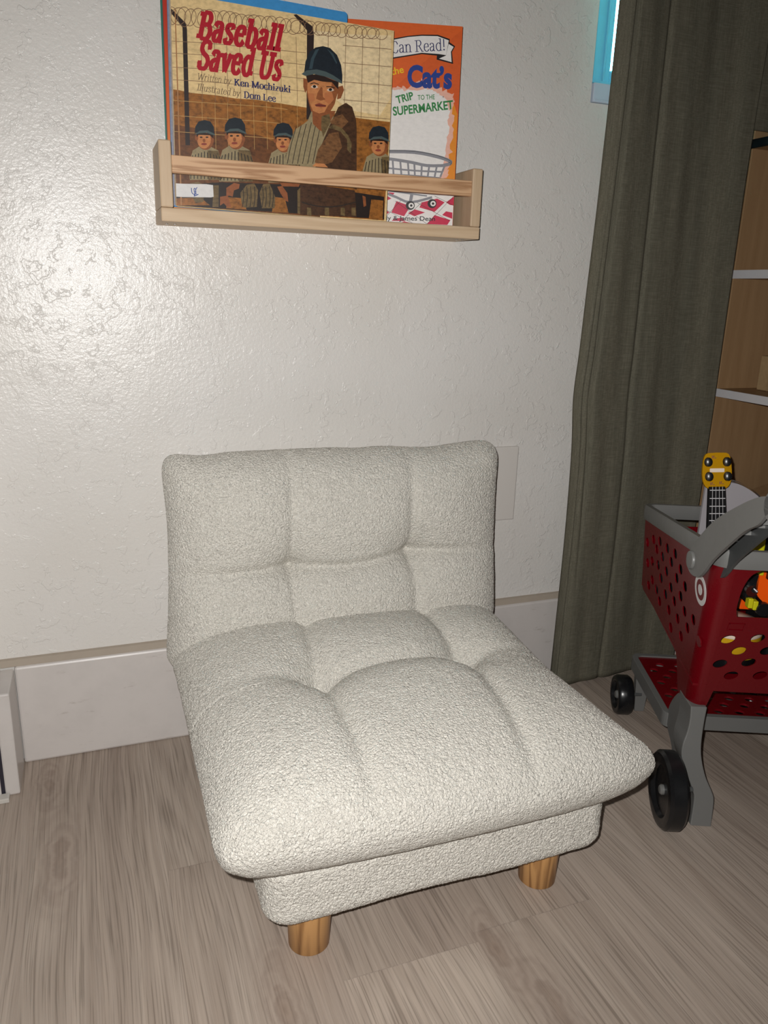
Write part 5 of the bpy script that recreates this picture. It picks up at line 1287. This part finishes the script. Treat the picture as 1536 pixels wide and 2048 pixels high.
# legs
leg_n = smooth_line([(-.0128, .1455), (-.0127, .1291), (-.0150, .1138), (-.0190, .0984), (-.0190, .0831), (-.0120, .0652), (-.0034, .0443), (-.0007, .0322), (-.0030, .0005)], 4) + smooth_line([(.0220, .0005), (.0231, .0305), (.0205, .0420), (.0113, .0605), (.005, .0815), (.003, .0997), (.0041, .124), (.0065, .1455)], 4)
for mir in (False, True):
    f = (lambda u: u) if not mir else (lambda u: .140 - u)
    b = MB()
    b.plate(leg_n, [], lambda u, v: (f(u), .03 * v / .155, v), lambda u, v: (f(u), .03 * v / .155 + .020 + .022 * min(1, v / .14), v))
    # web sweeping up to the rack
    web = smooth_line([(.050, .137), (.078, .137), (.105, .104), (.105, .076), (.078, .060), (.055, .030), (.022, .030), (.030, .08)], 4, True)
    b.plate(web, [], lambda u, v: (f(-.0100), u, v), lambda u, v: (f(-.0060), u, v))
    b.build('front_leg' if False else 'leg', 'grey', CART, local=True, bevel=.0012)
    b = MB()
    b.plate([(-.008, TZ - .01), (.016, TZ - .01), (.012, .0005), (-.002, .0005)], [], lambda u, v: (f(u), .262 + (.004 if v < .05 else 0), v), lambda u, v: (f(u), .262 + (.016 if v < .05 else .012), v))
    b.build('leg', 'grey', CART, local=True, bevel=.001)
    for (wx, wy, wr) in ((-.0345, .003, .0465), (-.0250, .2620, .0300)):
        w = MB(); sgn = -1 if not mir else 1
        hw = .0118
        prof = [(.0090, -hw + .006), (.012, -hw + .006), (wr * .62, -hw + .0055), (wr * .70, -hw + .001), (wr * .80, -hw), (wr * .93, -hw + .001), (wr, -hw + .0045), (wr, hw - .0045), (wr * .93, hw - .001), (wr * .6, hw), (.006, hw)]
        base = (f(wx), wy, wr)
        w.lathe(base, (-sgn * 1.0, 0, 0), prof, 56)
        wo_ = w.build('wheel', 'black', CART, smooth=35, local=True)
        MB().lathe((f(wx) , wy, wr), (sgn, 0, 0), [(.0062, -.002), (.0062, hw - .0035), (.0045, hw - .0015), (.001, hw - .001)], 24).build('hub', 'grey', wo_, smooth=40, local=True)
        MB().tube([(f(wx), wy, wr), (f(wx + .03), wy + .004, wr)], .003, 10).build('axle', 'dgrey', CART, local=True)

# ------------------------------------------------------------------ things in the cart
# toy ukulele leaning against the far end of the basket
ax_top = Vector((.7662, -.220, .4195)); ax_dir = Vector((-.03, -.22, -.97)).normalized()
nrm = Vector((-.55, -.80, .0)); nrm = (nrm - ax_dir * nrm.dot(ax_dir)).normalized()
if nrm.y > 0: nrm = -nrm
sidev = nrm.cross(ax_dir).normalized()
if sidev.x < 0: sidev = -sidev
UM = Matrix((sidev, -nrm, -ax_dir)).transposed().to_4x4(); UM.translation = ax_top + ax_dir * .222
UK = thing('toy_ukulele', 'toy ukulele with yellow headstock and black fretboard sticking up out of the cart', 'toy ukulele', M4=UM)
HT = .222  # height of the head tip above the base
class UB(MB):
    # the ukulele is narrow for its length
    def build(s, *a, **k):
        s.v = [(p[0] * .74, p[1], p[2]) for p in s.v]; return MB.build(s, *a, **k)
def ub(): return UB()
b = ub(); b.plate(smooth_line([(-.014, HT - .047), (-.0235, HT - .036), (-.0235, HT - .016), (-.019, HT - .002), (-.006, HT), (.006, HT), (.019, HT - .002), (.0235, HT - .016), (.0235, HT - .036), (.014, HT - .047)], 3, True), [], lambda u, v: (u, -.006, v), lambda u, v: (u, .003, v)); b.build('headstock', 'uke_yellow', UK, local=True, bevel=.0008)
b = ub(); b.plate(rrect(-.012, .012, HT - .0255, HT - .0205, .001), [], lambda u, v: (u, -.0065, v), lambda u, v: (u, -.005, v)); b.build('head_band', 'ivory', UK, local=True)
for px_, pz_ in ((-.0155, HT - .012), (.0150, HT - .012), (-.0140, HT - .031), (.0165, HT - .031)):
    p = ub().lathe((px_, -.006, pz_), (0, -1, 0), [(.0050, 0), (.0062, .0015), (.0050, .0032), (.0036, .0045), (.0036, .0065)], 24).build('tuning_peg', 'black', UK, local=True, smooth=40)
    ub().lathe((px_, -.012, pz_), (0, -1, 0), [(.0042, 0), (.0046, .0028)], 24).build('collar', 'white', p, local=True, smooth=40)
    ub().lathe((px_, -.0146, pz_), (0, -1, 0), [(.0050, 0), (.0060, .0014), (.0058, .003), (.003, .0038)], 24).build('cap', 'black', p, local=True, smooth=40)
# little printed marks on the headstock
for x0, z0 in ((-.011, HT - .0425), (.004, HT - .0415), (-.0085, HT - .0075)):
    b = ub()
    for k, (dx, dz, w, h) in enumerate(((0, 0, .0011, .0038), (.0022, .0004, .0011, .0030), (.0044, .0002, .0026, .0009), (.0022, .0028, .0022, .0008))):
        b.box(x0 + dx, x0 + dx + w, -.00625, -.0058, z0 + dz, z0 + dz + h)
    b.build('printed_mark', 'darkred', UK, local=True)
b = ub(); b.plate([(-.0140, HT - .0445), (.0135, HT - .0445), (.0172, .098), (-.0172, .098)], [], lambda u, v: (u, -.0085, v), lambda u, v: (u, .004, v)); b.build('neck', 'uke_black', UK, local=True, bevel=.0008)
zf = HT - .0495
for k in range(9):
    o = ub().box(-.0125 - .0002 * k, .0128 + .0003 * k, -.0097, -.0084, zf, zf + .0009).build('fret', 'edge', UK, local=True); zf -= .0108 - .00055 * k
for sx_ in (-.0085, -.0028, .0030, .0086):
    ub().tube([(sx_ * .95, -.0106, HT - .0445), (sx_ * 1.25, -.0116, .055)], .00042, 8).build('string', 'edge', UK, local=True)
bod = smooth_line([(0, .006), (-.030, .011), (-.043, .032), (-.034, .058), (-.031, .072), (-.034, .088), (-.022, .106), (0, .110), (.022, .106), (.034, .088), (.031, .072), (.034, .058), (.043, .032), (.030, .011)], 6, True)
b = ub(); b.plate(bod, [], lambda u, v: (u, -.006, v), lambda u, v: (u, .007, v)); b.build('body', 'uke_yellow', UK, local=True, bevel=.002)
b = ub(); b.plate([(u * .97, .055 + (v - .055) * .97) for u, v in bod], [], lambda u, v: (u, -.0078, v), lambda u, v: (u, -.0058, v)); b.build('soundboard', 'ivory', UK, local=True)
ub().box(-.014, .014, -.0115, -.0075, .034, .040).build('bridge', 'black', UK, local=True, bevel=.0008)
# dark bag of toys underneath
b = MB(); b.plate([(.072, .102), (.072, .046), (.150, .046), (.150, .122), (.072, .122)], [], lambda u, v: (u, v, .200), lambda u, v: (u, v, .2595))
b.xf(lambda p: cw(*p)); o = b.build('toy_bag', 'black', bevel=.006, seg=3)
b2 = MB().box(-.014, .100, .199, .2165, .2130, .300); b2.xf(lambda p: cw(*p)); o2 = b2.build('toy_box', 'black', bevel=.002); tag(o2, 'flat black box at the far end of the cart, seen through the left side holes', 'box')
tag(o, 'black bag under the orange vehicle, seen only through the cart holes', 'bag')
CU = thing('toy_cup', 'yellow toy cup with a pale lid, seen through holes of the cart', 'toy cup', tuple(cw(.030, .060, .1855)))
cz = lambda z: tuple(cw(.030, .060, z))
MB().lathe(cz(.1910), (0, 0, 1), [(.031, 0), (.032, .001), (.034, .0183)], 44).build('foot', 'black', CU, smooth=40)
MB().lathe(cz(.2094), (0, 0, 1), [(.0345, 0), (.0352, .001), (.0368, .027)], 44).build('cup', 'yellow', CU, smooth=40)
MB().lathe(cz(.2365), (0, 0, 1), [(.0368, 0), (.0372, .001), (.0372, .007), (.035, .0095), (.020, .0105)], 44).build('lid', 'ivory', CU, smooth=50)
TM = ROOTM[CART.name] @ Matrix.Translation((.105, .074, .2605))
TK = thing('toy_truck', 'bright orange toy vehicle with black and yellow fittings lying in the red cart', 'toy vehicle', M4=TM)
cab = smooth_line([(-.050, .018), (-.059, .032), (-.056, .056), (-.044, .072), (.020, .080), (.042, .070), (.045, .030), (.036, .014), (-.034, .012)], 5, True)
MB().plate(cab, [], lambda u, v: (u, -.030, v), lambda u, v: (u, .028, v)).build('body_shell', 'orange', TK, local=True, bevel=.006, seg=3, smooth=40)
MB().plate(smooth_line([(-.036, .022), (-.042, .040), (-.034, .062), (.010, .068), (.030, .054), (.030, .026), (-.01, .016)], 5, True), [], lambda u, v: (u, -.034, v), lambda u, v: (u, -.029, v)).build('side_bulge', 'orange', TK, local=True, bevel=.002)
for dx in (-.050, -.042): MB().box(dx, dx + .003, -.0345, -.0290, .046, .066).build('vent', 'black', TK, local=True)
MB().box(-.056, .046, -.028, .026, .003, .0125).build('chassis', 'black', TK, local=True, bevel=.002)
for wx in (-.048, .036):
    for wy in (-.036, .026): MB().lathe((wx, wy, .0085), (0, 1, 0), [(.008, 0), (.0085, .002), (.0085, .008), (.008, .010)], 24).build('wheel', 'black', TK, local=True, smooth=40)
MB().box(-.070, -.055, -.030, -.012, .020, .050).build('bumper', 'black', TK, local=True, bevel=.002)
MB().plate([(-.0650 + .0068 * math.cos(t), .031 + .0068 * math.sin(t)) for t in [math.radians(70 + 270 * k / 20) for k in range(21)]] + [(-.0620 + .0042 * math.cos(t), .033 + .0042 * math.sin(t)) for t in [math.radians(340 - 270 * k / 20) for k in range(21)]], [], lambda u, v: (u, -.0350, v), lambda u, v: (u, -.0295, v)).build('tow_hook', 'chrome', TK, local=True)
for q in ((-.066, -.0605, .009, .021), (-.0600, -.0545, .007, .018)): MB().box(q[0], q[1], -.034, -.024, q[2], q[3]).build('clamp', 'lime', TK, local=True, bevel=.001)
MB().box(-.059, -.0545, -.034, -.024, .050, .060).build('clamp', 'lime', TK, local=True, bevel=.001)
MB().box(-.071, -.058, -.034, -.020, .076, .094).build('clamp', 'lime', TK, local=True, bevel=.002)
MB().box(-.068, .03, -.020, .004, .070, .101).build('roof_rack', 'black', TK, local=True, bevel=.003)
MB().lathe((-.060, -.012, .101), (0, 0, 1), [(.003, -.01), (.003, 0), (.012, .0005), (.012, .002)], 24).build('rotor', 'chrome', TK, local=True)
q = MB().box(.0525, .0690, .0915, .0945, .2475, .345)
q.xf(lambda p: cw(*p)); o = q.build('plastic_plate', 'orange', bevel=.0006); tag(o, 'flat dull orange plastic plate standing in the cart left of the orange vehicle', 'toy part')
# white tray standing at the far end of the cart, behind the ukulele
WT_ = thing('plastic_tray', 'grey white plastic tray with a rounded corner standing at the far end of the cart', 'tray', tuple(cw(.08, .226, .2085)), ca_)
wo_l = [(.040, .2110), (.125, .2110)] + smooth_line([(.1275, .26), (.1275, .325), (.1230, .344), (.1120, .358), (.0960, .3690), (.0780, .3765), (.060, .3780), (.0425, .3775), (.0395, .372), (.039, .30)], 5)
b = MB(); b.plate(wo_l, [], lambda u, v: (u, .2235, v), lambda u, v: (u, .2290, v)); b.xf(lambda p: cw(*p)); b.build('body', 'whitegrey', WT_, bevel=.001)
rim_l = smooth_line([(.1275, .325), (.1230, .344), (.1120, .358), (.0960, .3690), (.0780, .3765), (.055, .3780), (.0365, .3775)], 5)
P = np.array([[(u, .2205, v), (u, .2320, v)] for u, v in rim_l]); P2 = P + np.array([0, 0, .0022])
b = MB(); b.grid(P); b.grid(P2); b.xf(lambda p: cw(*p)); b.build('rim', 'whitegrey', WT_)
